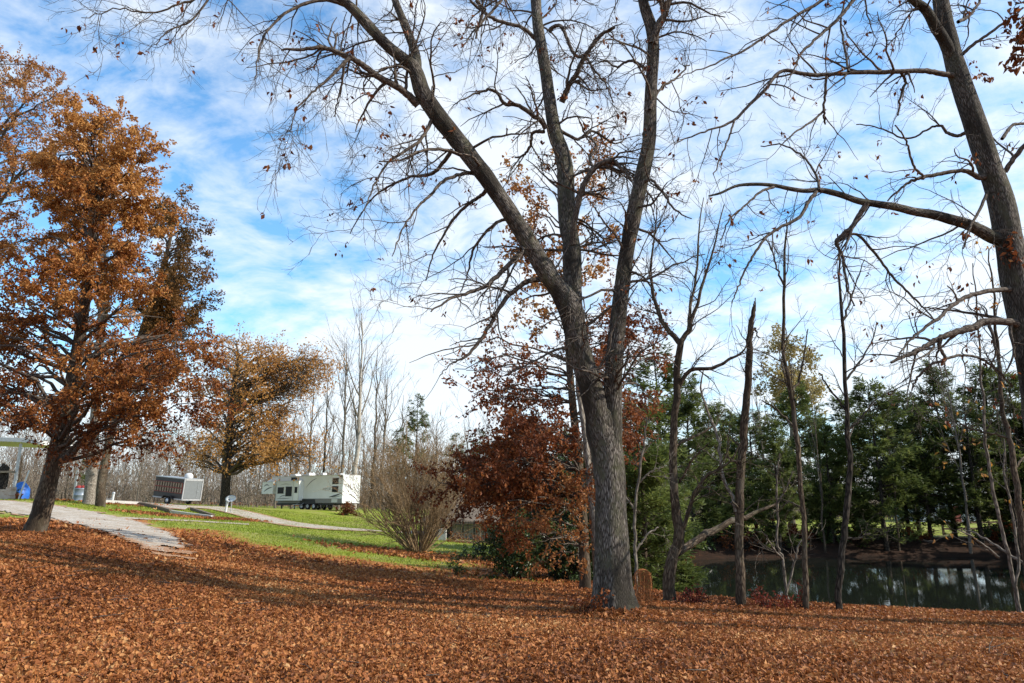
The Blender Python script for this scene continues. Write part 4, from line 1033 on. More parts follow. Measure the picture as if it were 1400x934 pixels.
bush('crimson leaved seedling at the foot of the crooked sapling', [(1084, 836), (1088, 818), (1100, 814), (1108, 826), (1106, 838)], 15.5, .3, 7, .1, 260, M_REDLEAF, 77, (.05, .09), base=(1096, 840), ln=(.1, .3), rk=.005, name='seedling')
bush('low rust leaved sprout against the left foot of the big oak', [(797, 836), (798, 826), (806, 820), (812, 830), (810, 838)], 12.6, .2, 6, .06, 220, M_RED, 78, (.05, .09), base=(804, 840), ln=(.08, .2), rk=.004, name='seedling')
bush('brown leafy shrub in front of the camper tailgate', [(458, 704), (462, 694), (472, 690), (484, 692), (488, 704)], 72, .8, 12, .3, 900, M_RUST, 79, (.12, .22), base=(472, 706), rk=.02, ln=(.4, 1.0))
bush('tangle of brown brush on the far pond bank behind the snag', [(960, 752), (980, 735), (1010, 728), (1050, 732), (1070, 748), (1020, 762)], 46.5, 1, 20, .5, 900, M_RUST, 80, (.12, .2), base=(1015, 758), rk=.02, ln=(.4, 1.2))
bush('low brown brush in front of the pool fence', [(600, 748), (612, 738), (640, 735), (680, 738), (690, 750), (640, 756)], 46, 1, 18, .4, 500, M_RUST, 81, (.10, .18), base=(645, 756), rk=.02, ln=(.4, 1.2), bark=M_SHRUB)

# low dark brush at the foot of the far pines
GB = 'low bushes at the foot of the far pines'; LB = 'low dark leafy bush under the pines on the far bank of the pond'
u1 = bush(LB, [(940, 742), (950, 722), (975, 714), (1000, 720), (1010, 742)], 48.5, 1.0, 22, .4, 1500, M_HOLLY, 82, (.14, .24), base=(975, 745), rk=.02, ln=(.4, 1.2), group=GB)
u2 = bush(LB, [(1060, 742), (1066, 726), (1090, 722), (1115, 728), (1118, 742)], 48.5, 1.0, 20, .4, 1100, M_RUST, 83, (.14, .22), base=(1090, 745), rk=.02, ln=(.4, 1.2), group=GB)
rng = np.random.default_rng(84)
for px, Y, k, sc in ((925, 46, 0, 1.2), (1040, 49, 1, .9), (1128, 48.5, 0, .8), (1160, 50, 1, .9), (1215, 49, 0, .75), (1245, 50, 1, .8), (1362, 49, 0, .9), (1390, 48, 1, 1.1), (1420, 47, 0, 1.2), (905, 44, 1, 1.3)):
    o = copy_tree((u1, u2)[k]); p = at(px, 690, Y)
    o.location = (float(p[0]), float(p[1]), gz(p[0], p[1])); o.rotation_euler = (0, 0, rng.uniform(0, 6.28)); o.scale = (sc, sc, sc * rng.uniform(.8, 1.1))

# the rounded bare shrub on the lawn: many stems fanning up from one foot
rng = np.random.default_rng(90)
b = ground_at(572, 757); Ys = b[1]
root = empty('bare_shrub', b, 'round leafless tan shrub of many fanned stems on the lawn', 'shrub')
N = 88
az = rng.uniform(0, 2 * math.pi, N); tl = np.radians(np.r_[rng.uniform(2, 44, N - 18), rng.uniform(40, 66, 18)]); ln_ = rng.uniform(4.2, 5.6, N) * (1.02 - .16 * (tl / .9))
foot = b + np.c_[np.cos(az) * .28 * rng.random(N), np.sin(az) * .28 * rng.random(N), np.full(N, -.05)]
d = np.c_[np.cos(az) * np.sin(tl), np.sin(az) * np.sin(tl), np.cos(tl)]
P = [foot]; dd = d.copy()
for k in range(9):
    dd = nrm(dd + rng.normal(0, .06, (N, 3)) + np.array([0, 0, .025])); P.append(P[-1] + dd * (ln_ / 9)[:, None])
P = np.stack(P, 1); R = rng.uniform(.018, .045, N)[:, None] * np.linspace(1, .22, 10)[None]
m = MB(); m.tubes(P, R, 6)
A, a = grow(rng, P, R, 3.6, (.7, 1.7), (12, 42), 7, .10, .04, .6, t0=.25, rmin=.010); m.tubes(A, a, 4)
C, c = grow(rng, A, a, 4.6, (.3, .9), (15, 50), 5, .12, .03, .7, t0=.2, rmin=.008); m.tubes(C, c, 3)
m.build('stems', M_SHRUB, root, off=b)

# ================================================================ pines
def pine_data(seed, H, crown0, width, needle, tone, dens=1.0, bark=M_BARKD, lmat=M_PINE, sparse_low=True, tuft=(.24, .46)):
    rng = np.random.default_rng(seed)
    n = 24; z = np.linspace(0, H, n)
    TP = np.c_[np.cumsum(rng.normal(0, .02, n)), np.cumsum(rng.normal(0, .02, n)), z]; TP[:, :2] -= TP[0, :2]
    TR = np.linspace(.012 * H + .03, .02, n)
    tm = MB().tubes(np.r_[[TP[0] - [0, 0, .4]], TP], np.r_[TR[0] * 1.1, TR], 8, bump=.06)
    LP = []; LR = []
    zc = crown0 * H
    while zc < H * .985:
        u = (zc - crown0 * H) / (H * (1 - crown0))
        reach = width * (min(1, .55 + u * 1.6) * (1 - u) ** .62 + .04)
        for k in range(rng.integers(3, 6)):
            if rng.random() > dens: continue
            a = rng.uniform(0, 2 * math.pi); L = reach * rng.uniform(.6, 1.15)
            i = np.interp(zc, z, np.arange(n)); p = TP[int(i)].copy(); p[2] = zc + rng.normal(0, .1)
            el = R_(rng.uniform(-5, 25) + 25 * u)
            dv = np.array([math.cos(a) * math.cos(el), math.sin(a) * math.cos(el), math.sin(el)])
            s = np.linspace(0, 1, 8)[:, None]
            pts = p + dv * L * s + np.array([0, 0, 1]) * (L * .10 * (s ** 2 - s)) + np.cumsum(rng.normal(0, .015 * L, (8, 3)), 0)
            LP.append(pts); LR.append(np.linspace(.012 + .012 * L, .006, 8))
        zc += rng.uniform(.28, .5) * (H / 12)
    for k in range(int(12 * dens)):                             # bare dead stubs below the crown
        a = rng.uniform(0, 2 * math.pi); zz = rng.uniform(min(.10, crown0 * .5), crown0) * H; L = width * rng.uniform(.2, .7)
        s = np.linspace(0, 1, 8)[:, None]
        pts = np.array([0, 0, zz]) + np.array([math.cos(a), math.sin(a), rng.uniform(-.3, .2)]) * L * s + np.cumsum(rng.normal(0, .02 * L, (8, 3)), 0)
        tm.tubes(pts, np.linspace(.016, .006, 8), 3)
    LP = np.array(LP); LR = np.array(LR)
    wm_ = MB().tubes(LP, LR, 4)
    A, a = grow(rng, LP, LR, 3.2, (.35, .9), (30, 65), 5, .12, .04, .6, t0=.2, rmin=.006, bias=(0, 0, .1)); wm_.tubes(A, a, 3)
    q = np.concatenate([along(rng, A, int(len(A) * 8.5 * needle), .1, .07), along(rng, LP, int(len(LP) * 10 * needle), .45, .08)])
    # needle tufts: little fans of narrow blades lying flat along the sprays
    N = len(q); K = 4
    P0 = np.repeat(q, K, 0); M = N * K
    out = np.repeat(nrm(np.c_[q[:, :2], np.zeros(N)] + 1e-6), K, 0)
    dv = nrm(out * .7 + rng.normal(0, .55, (M, 3)) * np.array([1, 1, .55]) + np.array([0, 0, .12]))
    sd = nrm(np.cross(dv, rng.normal(0, .5, (M, 3)) + np.array([0, 0, 1])))
    L = rng.uniform(tuft[0], tuft[1], M)[:, None]; W = L * rng.uniform(.07, .14, (M, 1))
    V = np.stack([P0 - sd * W * .3, P0 + dv * L * .5 - sd * W, P0 + dv * L, P0 + dv * L * .55 + sd * W], 1)
    lm = MB()
    tn = np.repeat(np.clip(tone[0] + (tone[1] - tone[0]) * (clump_tone(q, .9) + rng.normal(0, .12, N)), 0, 1), K * 4)
    lm.add(V.reshape(-1, 3), [np.arange(M * 4).reshape(-1, 4)], 0, tone=tn)
    return tm, wm_, lm, bark, lmat

def make_pine(name, label, data, group=None):
    tm, wm_, lm, bark, lmat = data
    root = empty(name, (0, 0, 0), label, 'pine tree', group)
    tm.build('trunk', bark, root); wm_.build('branches', bark, root); lm.build('needles', lmat, root, smooth=False)
    return root

def set_tree(o, px, Y, H0, top, base_py=None, rz=0, wx=1.0, x=None):
    """stands a tree of height H0 on the ground at (px, Y) and scales it so that it reaches the picture height it has"""
    p = at(px, 690, Y); p[2] = gz(p[0], p[1])
    H = at(px, top, Y)[2] - p[2]
    s = H / H0
    o.location = (float(p[0]), float(p[1]), float(p[2])); o.scale = (s * wx, s * wx, s); o.rotation_euler = (0, 0, rz)
    return o

protoA = make_pine('pine_tree', 'pine', pine_data(101, 12, .07, 3.2, 1.0, (0, .85)))
protoB = make_pine('pine_tree', 'pine', pine_data(102, 12, .10, 3.4, .85, (-.1, .75)))
protoC = make_pine('pine_tree', 'pine', pine_data(103, 12, .06, 3.0, 1.1, (.05, 1.0)))
protoD = make_pine('pine_tree', 'pine', pine_data(104, 12, .20, 3.0, .7, (0, .8), dens=.8))
pines = [protoA, protoB, protoC, protoD]
GP = 'pines across the pond'
plist = [  # px, Y, top py, proto, widen, label
    (905, 40, 474, 3, 1.15, 'tall thin crowned pine rising between the big oak and the forked slim tree'),
    (945, 46, 520, 0, 1.0, 'dark pine across the pond directly right of the forked slim tree'),
    (985, 50, 552, 2, 1.1, 'broad low pine across the pond just left of the dead snag'),
    (1032, 54, 560, 1, 1.05, 'pine across the pond just right of the dead snag'),
    (1062, 46, 572, 2, 1.0, 'lower green pine across the pond in front of the tan tree'),
    (1098, 55, 530, 0, 1.05, 'pine across the pond beside the right flank of the tan tree'),
    (1134, 48, 578, 2, 1.1, 'pine across the pond between the crooked sapling and the straight dark tree'),
    (1172, 52, 538, 1, 1.0, 'pine across the pond just right of the straight dark bank tree'),
    (1206, 47, 522, 0, 1.05, 'dense pine across the pond, second right of the straight dark bank tree'),
    (1238, 53, 528, 3, 1.0, 'thin crowned pine across the pond under the lowest oak limb'),
    (1268, 49, 556, 1, 1.1, 'wide dark pine across the pond, left of the pale distant building'),
    (1300, 51, 502, 0, 1.05, 'dark pine across the pond in front of the pale distant building'),
    (1336, 48, 538, 3, 1.1, 'thick trunked pine across the pond, left of the thin leaning saplings'),
    (1368, 52, 498, 1, 1.1, 'dense pine across the pond behind the thin leaning saplings'),
    (1402, 49, 508, 2, 1.1, 'dark pine across the pond at the right edge of the view'),
    (1450, 50, 500, 0, 1.1, 'pine across the pond just beyond the right edge'),
    (1505, 42, 515, 1, 1.2, 'pine at the corner of the pond beyond the right edge'),  # unseen right shore pines start here, placed and sized to shade the bank
    (1590, 38, 490, 2, 1.2, 'pine on the right shore of the pond, out of view'),
    (1640, 43, 515, 0, 1.2, 'second pine on the right shore of the pond, out of view'),
    (1720, 36, 480, 1, 1.2, 'third pine on the right shore of the pond, out of view'),
    (1830, 40, 495, 2, 1.2, 'fourth pine on the right shore of the pond, out of view'),
    (1880, 32, 450, 0, 1.2, 'fifth pine on the right shore of the pond, out of view'),
    (772, 33, 590, 0, .95, 'dark pine in the thicket between the red oak trunk and the evergreen bushes'),
    (826, 36, 560, 2, 1.0, 'dark pine hidden behind the big oak trunk'),
    (716, 37, 640, 2, 1.1, 'low dark pine in the thicket behind the wide evergreen bush'),
    (1010, 64, 566, 0, 1.2, 'pine of the second row behind the dead snag'),
    (1125, 66, 552, 3, 1.2, 'pine of the second row behind the straight dark bank tree'),
    (1253, 66, 540, 0, 1.2, 'pine of the second row, left of the pale building'),
]
used = set()
rng = np.random.default_rng(200)
for px, Y, top, k, wx, lab in plist:
    o = pines[k] if k not in used else copy_tree(pines[k])
    used.add(k); o['label'] = lab; o['group'] = GP
    set_tree(o, px, Y, 12, top, rz=rng.uniform(0, 6.28), wx=wx)
    if Y < 40 and px < 900: o['group'] = 'dark pines of the thicket'
yp = make_pine('young_pine', 'bright green feathery young pine just right of the big oak trunk', pine_data(105, 7, .04, 1.7, 1.5, (0, 1.0), lmat=M_YPINE, bark=M_BARKB, tuft=(.14, .28)))
set_tree(yp, 876, 24, 7, 555, rz=.4, wx=1.0)
y2 = copy_tree(yp); y2['label'] = 'shorter bright green young pine at the water edge behind the forked slim tree'; set_tree(y2, 905, 29, 7, 610, rz=2.2, wx=1.1)
y3 = copy_tree(yp); y3['label'] = 'young pine in the thicket hidden low behind the red oak'; set_tree(y3, 830, 30, 7, 585, rz=4.0, wx=1.2)
y3 = copy_tree(yp); y3['label'] = 'young pine left in the thicket, behind the evergreen bushes'; set_tree(y3, 745, 33, 7, 622, rz=1.0, wx=1.2)
protoE = make_pine('pine_tree', 'open grey green pine beside the bare round shrub, tallest of the far four', pine_data(106, 14, .35, 2.2, .55, (.1, .8), dens=.75, lmat=M_PINE, tuft=(.25, .5)))
protoE['group'] = 'far pines behind the shrub'; set_tree(protoE, 567, 88, 14, 540, rz=1, wx=1.0)
for px, Y, top, wx, lab in ((622, 82, 592, 1.3, 'low grey green far pine above the pool house roof'), (655, 86, 588, 1.3, 'grey green far pine peeping over the red oak boughs'), (540, 96, 585, 1.1, 'far pine half hidden among bare trees right of the camper'), (112, 62, 612, .9, 'green pine behind the blue grey bin')):
    o = copy_tree(protoE); o['label'] = lab; set_tree(o, px, Y, 14, top, rz=rng.uniform(0, 6), wx=wx)
    if px == 112: del o['group']

# ================================================================ bare trees around the far lawn
def bare_data(seed, H, r0, spread, n1, d2, d3, rt, trunk_split=0):
    rng = np.random.default_rng(seed)
    n = 20
    TP = np.c_[np.cumsum(rng.normal(0, .07, n)), np.cumsum(rng.normal(0, .07, n)), np.linspace(0, H, n)]; TP[:, :2] -= TP[0, :2]
    TR = r0 * np.linspace(1, .08, n) ** .9
    tm = MB().tubes(np.r_[[TP[0] - [0, 0, .5]], TP], np.r_[TR[0] * 1.1, TR], 7, bump=.06)
    A, a = grow(rng, TP, TR, -n1, (.18 * H, .38 * H), (14, 45), 9, .07, .05, .5, t0=.28, rmin=.02, rend=.25)
    A[:, :, :2] = TP[0, :2] + (A[:, :, :2] - TP[0, :2]) * spread
    C, c = grow(rng, A, a, d2, (.06 * H, .16 * H), (18, 50), 7, .09, .04, .55, t0=.2, rmin=rt)
    D, d = grow(rng, C, c, d3, (.02 * H, .07 * H), (18, 55), 5, .12, .02, .6, t0=.2, rmin=rt * .75)
    bm = MB().tubes(A, a, 5).tubes(C, c, 4).tubes(D, d, 3)
    return tm, bm
def make_bare(label, data, bark, twig, name='bare_tree', group=None):
    root = empty(name, (0, 0, 0), label, 'tree', group)
    data[0].build('trunk', bark, root); data[1].build('branches', twig, root)
    return root
b1 = make_bare('tallest white barked bare tree behind the camper tail', bare_data(111, 20, .30, .85, 17, 1.1, 1.5, .016), M_BARKW, M_BARKP); set_tree(b1, 484, 94, 20, 428, wx=1.0)
b2 = make_bare('bare tree', bare_data(112, 16, .2, .9, 13, 1.2, 1.5, .016), M_BARKG, M_BARKG)
b3 = make_bare('bare tree', bare_data(113, 16, .17, .75, 12, 1.2, 1.5, .016), M_BARKB, M_BARKG)
blist = [(462, 92, 470, 0, .9, 'grey bare tree close left of the tallest white barked one'), (506, 97, 470, 1, .9, 'slim bare tree close right of the tallest white barked one'),
         (438, 95, 500, 1, 1, 'bare tree rising over the right half of the camper roof'), (418, 98, 520, 0, 1, 'bare tree rising over the middle of the camper roof'),
         (398, 93, 535, 1, 1, 'bare tree behind the front slide of the camper'), (524, 92, 510, 0, 1.1, 'spreading bare tree between the camper tail and the round shrub'),
         (545, 100, 540, 1, 1.1, 'bare tree just left of the grey green pine'), (376, 97, 560, 0, .9, 'low bare tree at the camper nose'),
         (595, 95, 575, 1, 1.2, 'bare tree above the round shrub'), (640, 70, 560, 1, 1.0, 'thin bare tree above the pool house'),
         (668, 52, 575, 0, .8, 'pale bare tree standing behind the red oak left boughs'), (350, 108, 590, 1, 1.1, 'bare tree behind the satellite dish'),
         (278, 105, 600, 0, 1.1, 'bare tree behind the cargo trailer'), (225, 100, 590, 1, 1.1, 'bare tree left of the cargo trailer'),
         (186, 95, 600, 0, 1.1, 'bare tree behind the white hydrant post'), (88, 80, 600, 1, 1.0, 'bare tree between the leaning oak and the bin'), (64, 75, 590, 0, 1.0, 'bare tree right of the carport'),
         (20, 72, 560, 1, 1.0, 'bare tree behind the carport roof'), (1000, 75, 540, 1, .9, 'bare tree behind the pines left of the snag'),
         (962, 47, 545, 1, .7, 'thin bare tree on the far bank between the forked tree and the snag'), (1046, 48, 520, 0, .7, 'thin bare tree on the far bank right of the snag'),
         (1122, 46.5, 535, 1, .7, 'thin bare tree on the far bank right of the crooked sapling'), (1222, 47, 530, 1, .7, 'thin bare tree on the far bank under the level oak limb'),
         (1318, 46.5, 500, 0, .7, 'thin bare tree on the far bank left of the leaning saplings'), (1385, 47, 520, 1, .7, 'thin bare tree on the far bank at the right edge')]
ub = set()
for px, Y, top, k, wx, lab in blist:
    src = (b2, b3)[k]
    o = src if k not in ub else copy_tree(src)
    ub.add(k); o['label'] = lab; o['group'] = 'bare trees round the far lawn' if Y > 50 else 'bare trees on the far bank'
    set_tree(o, px, Y, 16, top, rz=rng.uniform(0, 6.28), wx=wx)
# the far wood reads as one grey brown mass
rng = np.random.default_rng(120)
m = MB()
N = 520
px = rng.uniform(-260, 1700, N); Y = rng.uniform(106, 172, N)
x = (px - 700) / FPX * Y / .975; z = GZ(x, Y); z = np.where(Y > 130, np.minimum(z, 1.6), z)
H = rng.uniform(8, 15, N) * np.where(px > 560, .8, 1)
n = 8
P = np.stack([np.c_[x, Y, z + H * u] for u in np.linspace(0, 1, n)], 1); P[:, :, :2] += np.cumsum(rng.normal(0, .10, (N, n, 2)), 1)
R = (rng.uniform(.05, .13, N))[:, None] * np.linspace(1, .15, n)[None]
m.tubes(P, R, 5)
A, a = grow(rng, P, R, -18, (2, 5), (18, 55), 6, .09, .05, .5, t0=.15, rmin=.035); m.tubes(A, a, 3)
C, c = grow(rng, A, a, 1.3, (.7, 2.4), (20, 55), 4, .12, .04, .6, t0=.2, rmin=.03); m.tubes(C, c, 3)
# brush at its foot
N = 6500
px = rng.uniform(-260, 1700, N); Y = rng.uniform(100, 140, N); x = (px - 700) / FPX * Y / .975; z = np.minimum(GZ(x, Y), 2.4)
a_ = rng.uniform(0, 6.28, N); hh = rng.uniform(1.5, 6.0, N) * np.where(px < 620, 1, .6)
P = np.stack([np.c_[x + np.cos(a_) * u * .8, Y + np.sin(a_) * u * .8, z + hh * u] for u in np.linspace(0, 1, 4)], 1)
m.tubes(P, np.full((N, 4), .04) * np.linspace(1, .5, 4), 3)
A, a = grow(rng, P, np.full((N, 4), .04), -7, (.6, 2.0), (20, 60), 4, .15, .04, .8, t0=.1, rmin=.03); m.tubes(A, a, 3)
tag(m.build('far_wood', M_FARW), 'grey brown leafless wood closing the far side of the lawn', 'wood', kind='stuff')
# ================================================================ made things
M_RVW = plain('camper_white_fibreglass', (.86, .86, .84), .3, spec=.5, var=.03, scale=2)
M_RVG = plain('camper_grey_band', (.20, .19, .175), .4, var=.06)
M_RVS = plain('camper_silver_side', (.76, .76, .75), .35, var=.03, scale=2)
M_BLK = plain('black_plastic', (.014, .014, .015), .5)
M_GLASS = plain('dark_window_glass', (.010, .011, .013), .22, spec=.12, var=.02)
M_SWOOSH = plain('charcoal_decal', (.06, .062, .066), .4, var=.05)
M_SWOOSHG = plain('silver_decal', (.28, .28, .29), .4, var=.05)
M_RUB = plain('tyre_rubber', (.02, .02, .02), .85)
M_RIM = plain('rim_metal', (.55, .55, .55), .35, metal=.6)
M_STEEL = plain('galvanised_steel', (.42, .43, .43), .45, metal=.5)
M_DGREY = plain('dark_grey_paint', (.034, .028, .025), .5)
M_REDP = plain('dull_red_paint', (.20, .042, .028), .55)
M_TANW = plain('weathered_pale_wood', (.29, .22, .15), .85, var=.25, scale=14)
M_WOOD = plain('weathered_timber', (.16, .115, .075), .9, var=.3, scale=10)
M_WHT = plain('white_paint', (.58, .58, .56), .5, var=.05)
M_GREYD = plain('grey_door_panel', (.17, .18, .18), .4, var=.05)
M_TARP = plain('blue_tarpaulin', (.02, .12, .46), .45, var=.15, scale=5)
M_TERRA = plain('terracotta', (.32, .10, .05), .8)
M_BIN = plain('blue_grey_metal', (.24, .28, .33), .4, metal=.3, var=.1)
M_IRON = plain('black_iron', (.016, .016, .016), .5)
M_RUSTW = plain('rusty_wire', (.36, .13, .04), .9, var=.3)
M_CONC = plain('pale_concrete', (.46, .44, .40), .9, var=.1)
t = NT('grey_shingles'); v = t.coord()
br = t.n('TexBrick', Vector=t.n('Mapping', Vector=v, Scale=(1, 1, 1)).outputs[0], Scale=4.0, Color1=(.15, .115, .085, 1), Color2=(.23, .185, .14, 1), Mortar=(.08, .06, .045, 1))
t.surf(t.mix(t.noise(v, 6, 5), br.outputs[0], (.14, .105, .075)), .9); M_SHINGLE = t.m
t = NT('stacked_brick'); v = t.coord()
br = t.n('TexBrick', Vector=t.n('Mapping', Vector=v, Rotation=(R_(90), 0, 0)).outputs[0], Scale=3.2, Color1=(.40, .26, .19, 1), Color2=(.52, .42, .34, 1), Mortar=(.5, .46, .4, 1))
t.surf(br.outputs[0], .9); M_BRICK = t.m

def polyplate(mb, pts, y, th=.012, mat=0):
    """flat outline in the xz plane standing proud of a wall at y (towards -y)"""
    return mb.prism(pts, y - th, y, mat)
def swoosh(x0, z0, x1, z1, bow, w, n=12):
    u = np.linspace(0, 1, n); x = x0 + (x1 - x0) * u; z = z0 + (z1 - z0) * u + bow * np.sin(u * math.pi)
    ww = w * np.sin(np.clip(u * .92 + .08, 0, 1) * math.pi) + .004
    return list(zip(x, z)) + list(zip(x[::-1], (z + ww)[::-1]))
def text_part(s, size, loc, rot, mat, parent, name='lettering', ext=.006, shear=0.0, stretch=1.0):
    c = bpy.data.curves.new(name, 'FONT'); c.body = s; c.size = size; c.extrude = ext; c.shear = shear; c.align_x = 'CENTER'; c.align_y = 'CENTER'
    tmp = bpy.data.objects.new(name, c); COL.objects.link(tmp)
    dg = bpy.context.evaluated_depsgraph_get(); me = bpy.data.meshes.new_from_object(tmp.evaluated_get(dg))
    bpy.data.objects.remove(tmp)
    me.materials.clear(); me.materials.append(mat)
    o = bpy.data.objects.new(name, me); COL.objects.link(o); o.location = loc; o.rotation_euler = rot; o.parent = parent; o.scale = (stretch, 1, 1)
    return o

# ---------------------------------------------------------------- fifth wheel camper (local: -x nose, +x tail, -y the side in view)
Yc = 80.0
p = at(424, 697, Yc); p[2] = gz(p[0], p[1])
rv = empty('camper_trailer', p, 'white and grey fifth wheel camper with slide outs parked on the lawn', 'camper trailer', rz=R_(-33))
Lh = 6.4; W = 1.25; rv.scale = (.95, 1, 1)
body = MB()
prof = [(-Lh + 2.3, .75), (Lh, .75), (Lh, 3.55), (-Lh + 1.1, 3.55), (-Lh, 3.05), (-Lh, 1.75), (-Lh + 2.3, 1.75)]
body.prism(prof, -W, W, 0)
body.build('body', [M_RVS], rv, smooth=False)
MB().prism([(-Lh + 2.3, .70), (Lh - .02, .70), (Lh - .02, 1.18), (-Lh + 2.3, 1.18)], -W - .012, -W - .001).build('lower_band', M_RVG, rv, smooth=False)
m = MB(); m.box((.2, 0, .62), (Lh * 2 - 3.2, W * 1.7, .24)); m.box((Lh - .5, 0, .66), (.9, W * 1.9, .12)); m.build('chassis', M_BLK, rv, smooth=False)
m = MB(); m.prism([(-Lh + 1.1, 3.55), (Lh + .02, 3.55), (Lh + .02, 3.63), (-Lh + 1.0, 3.63)], -W - .03, W + .03); m.build('roof', M_WHT, rv, smooth=False)
for x, s in ((-2.9, (1.1, .8, .26)), (-.5, (1.15, .85, .34)), (1.9, (.5, .5, .3)), (4.6, (.9, .6, .16))):
    mm = MB(); mm.prism([(x - s[0] / 2, 3.632), (x + s[0] / 2, 3.632), (x + s[0] * .38, 3.632 + s[2]), (x - s[0] * .42, 3.632 + s[2])], -s[1] / 2, s[1] / 2); mm.build('roof_unit', M_WHT, rv, smooth=False)
# slide outs
def slide(x0, x1, z0, z1, d, mat):
    m = MB(); m.box(((x0 + x1) / 2, -W - d / 2, (z0 + z1) / 2), (x1 - x0, d, z1 - z0))
    o = m.build('slide_out', mat, rv, smooth=False)
    f = MB()
    for a in ((x0 - .03, x0 + .04), (x1 - .04, x1 + .03)): f.box(((a[0] + a[1]) / 2, -W - d - .012, (z0 + z1) / 2), (a[1] - a[0], .02, z1 - z0 + .06))
    f.box(((x0 + x1) / 2, -W - d / 2, z1 + .025), (x1 - x0 + .1, d + .06, .045))
    f.build('trim', M_WHT, o, smooth=False)
    return o
s1 = slide(-Lh - .05, -Lh + 1.95, 1.72, 3.0, .5, M_RVW)
s2 = slide(-Lh + 2.45, -Lh + 5.6, .98, 3.05, .45, M_RVS)
s3 = slide(-Lh + 5.62, -Lh + 6.5, .98, 3.05, .60, M_RVW)
def window(x0, x1, z0, z1, y, parent):
    f = MB(); t_ = .045
    for a in (((x0 + x1) / 2, z0), ((x0 + x1) / 2, z1)): f.box((a[0], y - .012, a[1]), (x1 - x0 + 2 * t_, .024, t_))
    for a in (x0, x1): f.box((a, y - .012, (z0 + z1) / 2), (t_, .022, z1 - z0))
    w_ = f.build('window', M_BLK, parent, smooth=False)
    MB().box(((x0 + x1) / 2, y - .006, (z0 + z1) / 2), (x1 - x0, .010, z1 - z0)).build('pane', M_GLASS, w_, smooth=False)
ya = -W - .45
window(-Lh + 2.75, -Lh + 3.75, 1.75, 2.4, ya, s2)
window(-Lh + 4.15, -Lh + 5.15, 1.45, 2.45, ya, s2)
window(-Lh + 5.85, -Lh + 6.25, 1.8, 2.4, -W - .60, s3)
window(-Lh + 4.4, -Lh + 5.35, 3.2, 3.46, -W, rv)
for z in (1.85, 2.68): window(Lh - 1.55, Lh - .65, z, z + .58, -W, rv)
# graphics
def decal(pts, y, mat, parent): polyplate(MB(), pts, y - .002).build('decal', mat, parent, smooth=False)
decal(swoosh(-Lh + .35, 1.95, -Lh + 1.85, 2.45, .05, .13), -W - .5, M_SWOOSH, s1)
decal(swoosh(-Lh + .25, 2.5, -Lh + 1.3, 2.55, .12, .16), -W - .5, M_SWOOSHG, s1)
decal(swoosh(-Lh + 2.7, 1.2, -Lh + 5.2, 1.25, -.06, .09), ya, M_SWOOSHG, s2)
decal(swoosh(-Lh + 3.1, 1.3, -Lh + 4.3, 1.45, .1, .07), ya, M_SWOOSH, s2)
decal(swoosh(-Lh + 3.2, 2.66, -Lh + 5.0, 2.66, .08, .05), ya, M_SWOOSHG, s2)
decal(swoosh(-Lh + 7.0, 2.35, -Lh + 8.7, 3.3, .14, .07), -W, M_SWOOSH, rv)
decal(swoosh(Lh - 2.0, 1.3, Lh - .03, 1.72, -.12, .17), -W, M_SWOOSH, rv)
decal(swoosh(Lh - 1.5, 1.28, Lh - .03, 1.5, -.08, .08), -W, M_SWOOSHG, rv)
decal([(Lh - .9, 3.55), (Lh - .03, 3.3), (Lh - .03, 3.54)], -W, M_SWOOSH, rv)
text_part('RAPTOR', .34, (Lh - 2.45, -W - .012, 2.15), (R_(90), 0, 0), M_SWOOSHG, rv, shear=.2, stretch=1.0)
# tail: ramp door with lettering, upper light bar, corner posts
m = MB(); m.box((Lh + .03, 0, 1.98), (.05, W * 1.86, 2.15)); rd = m.build('ramp_door', M_RVW, rv, smooth=False)
for z in (1.3, 1.95, 2.6):
    for s in (-1, 1): MB().box((Lh + .065, s * W * .86, z), (.03, .12, .06)).build('hinge', M_STEEL, rd, smooth=False)
text_part('RAPTOR', .52, (Lh + .06, 0, 2.45), (R_(90), 0, R_(90)), M_SWOOSHG, rd, shear=.2, stretch=1.0)
m = MB(); m.box((Lh + .03, 0, 3.30), (.06, W * 2, .42)); cap = m.build('tail_cap', M_WHT, rv, smooth=False)
for y in (-.75, 0, .75): MB().box((Lh + .07, y, 3.32), (.03, .2, .08)).build('marker_light', M_SWOOSHG, cap, smooth=False)
m = MB()
for s in (-1, 1): m.box((Lh + .035, s * W * .965, 2.0), (.07, W * .07, 2.55))
m.box((Lh + .06, 0, .78), (.12, W * 2, .16)); m.build('tail_frame', M_RVS, rv, smooth=False)
# wheels, fender, steps, landing legs, pin box
m = MB(); m.prism([(-.35, .62), (2.35, .62), (2.1, 1.12), (-.1, 1.12)], -W - .06, -W - .013); m.build('fender', M_BLK, rv, smooth=False)
for x in (.0, 1.0, 2.0):
    for s in (-1, 1):
        y = s * (W - .10)
        ty = MB().lathe((0, 0, 0), [(.20, -.11), (.33, -.12), (.37, -.07), (.37, .07), (.33, .12), (.20, .11)], 24).build('tyre', M_RUB, rv)
        ty.location = (x, y, .37); ty.rotation_euler = (R_(90), 0, 0); ty.name = 'wheel'
        MB().lathe((0, 0, 0), [(.02, .09), (.12, .10), (.20, .12), (.21, -.1), (.02, -.1)], 18).build('rim', M_RIM, ty)
m = MB()
for s in (-1, 1): m.box((-Lh + 2.6, s * .9, .4), (.12, .12, .8)); m.box((-Lh + 2.6, s * .9, .02), (.26, .26, .05))
m.bar((-Lh + 2.6, -.9, .8), (-Lh + 2.6, .9, .8), .1); m.build('landing_legs', M_DGREY, rv, smooth=False)
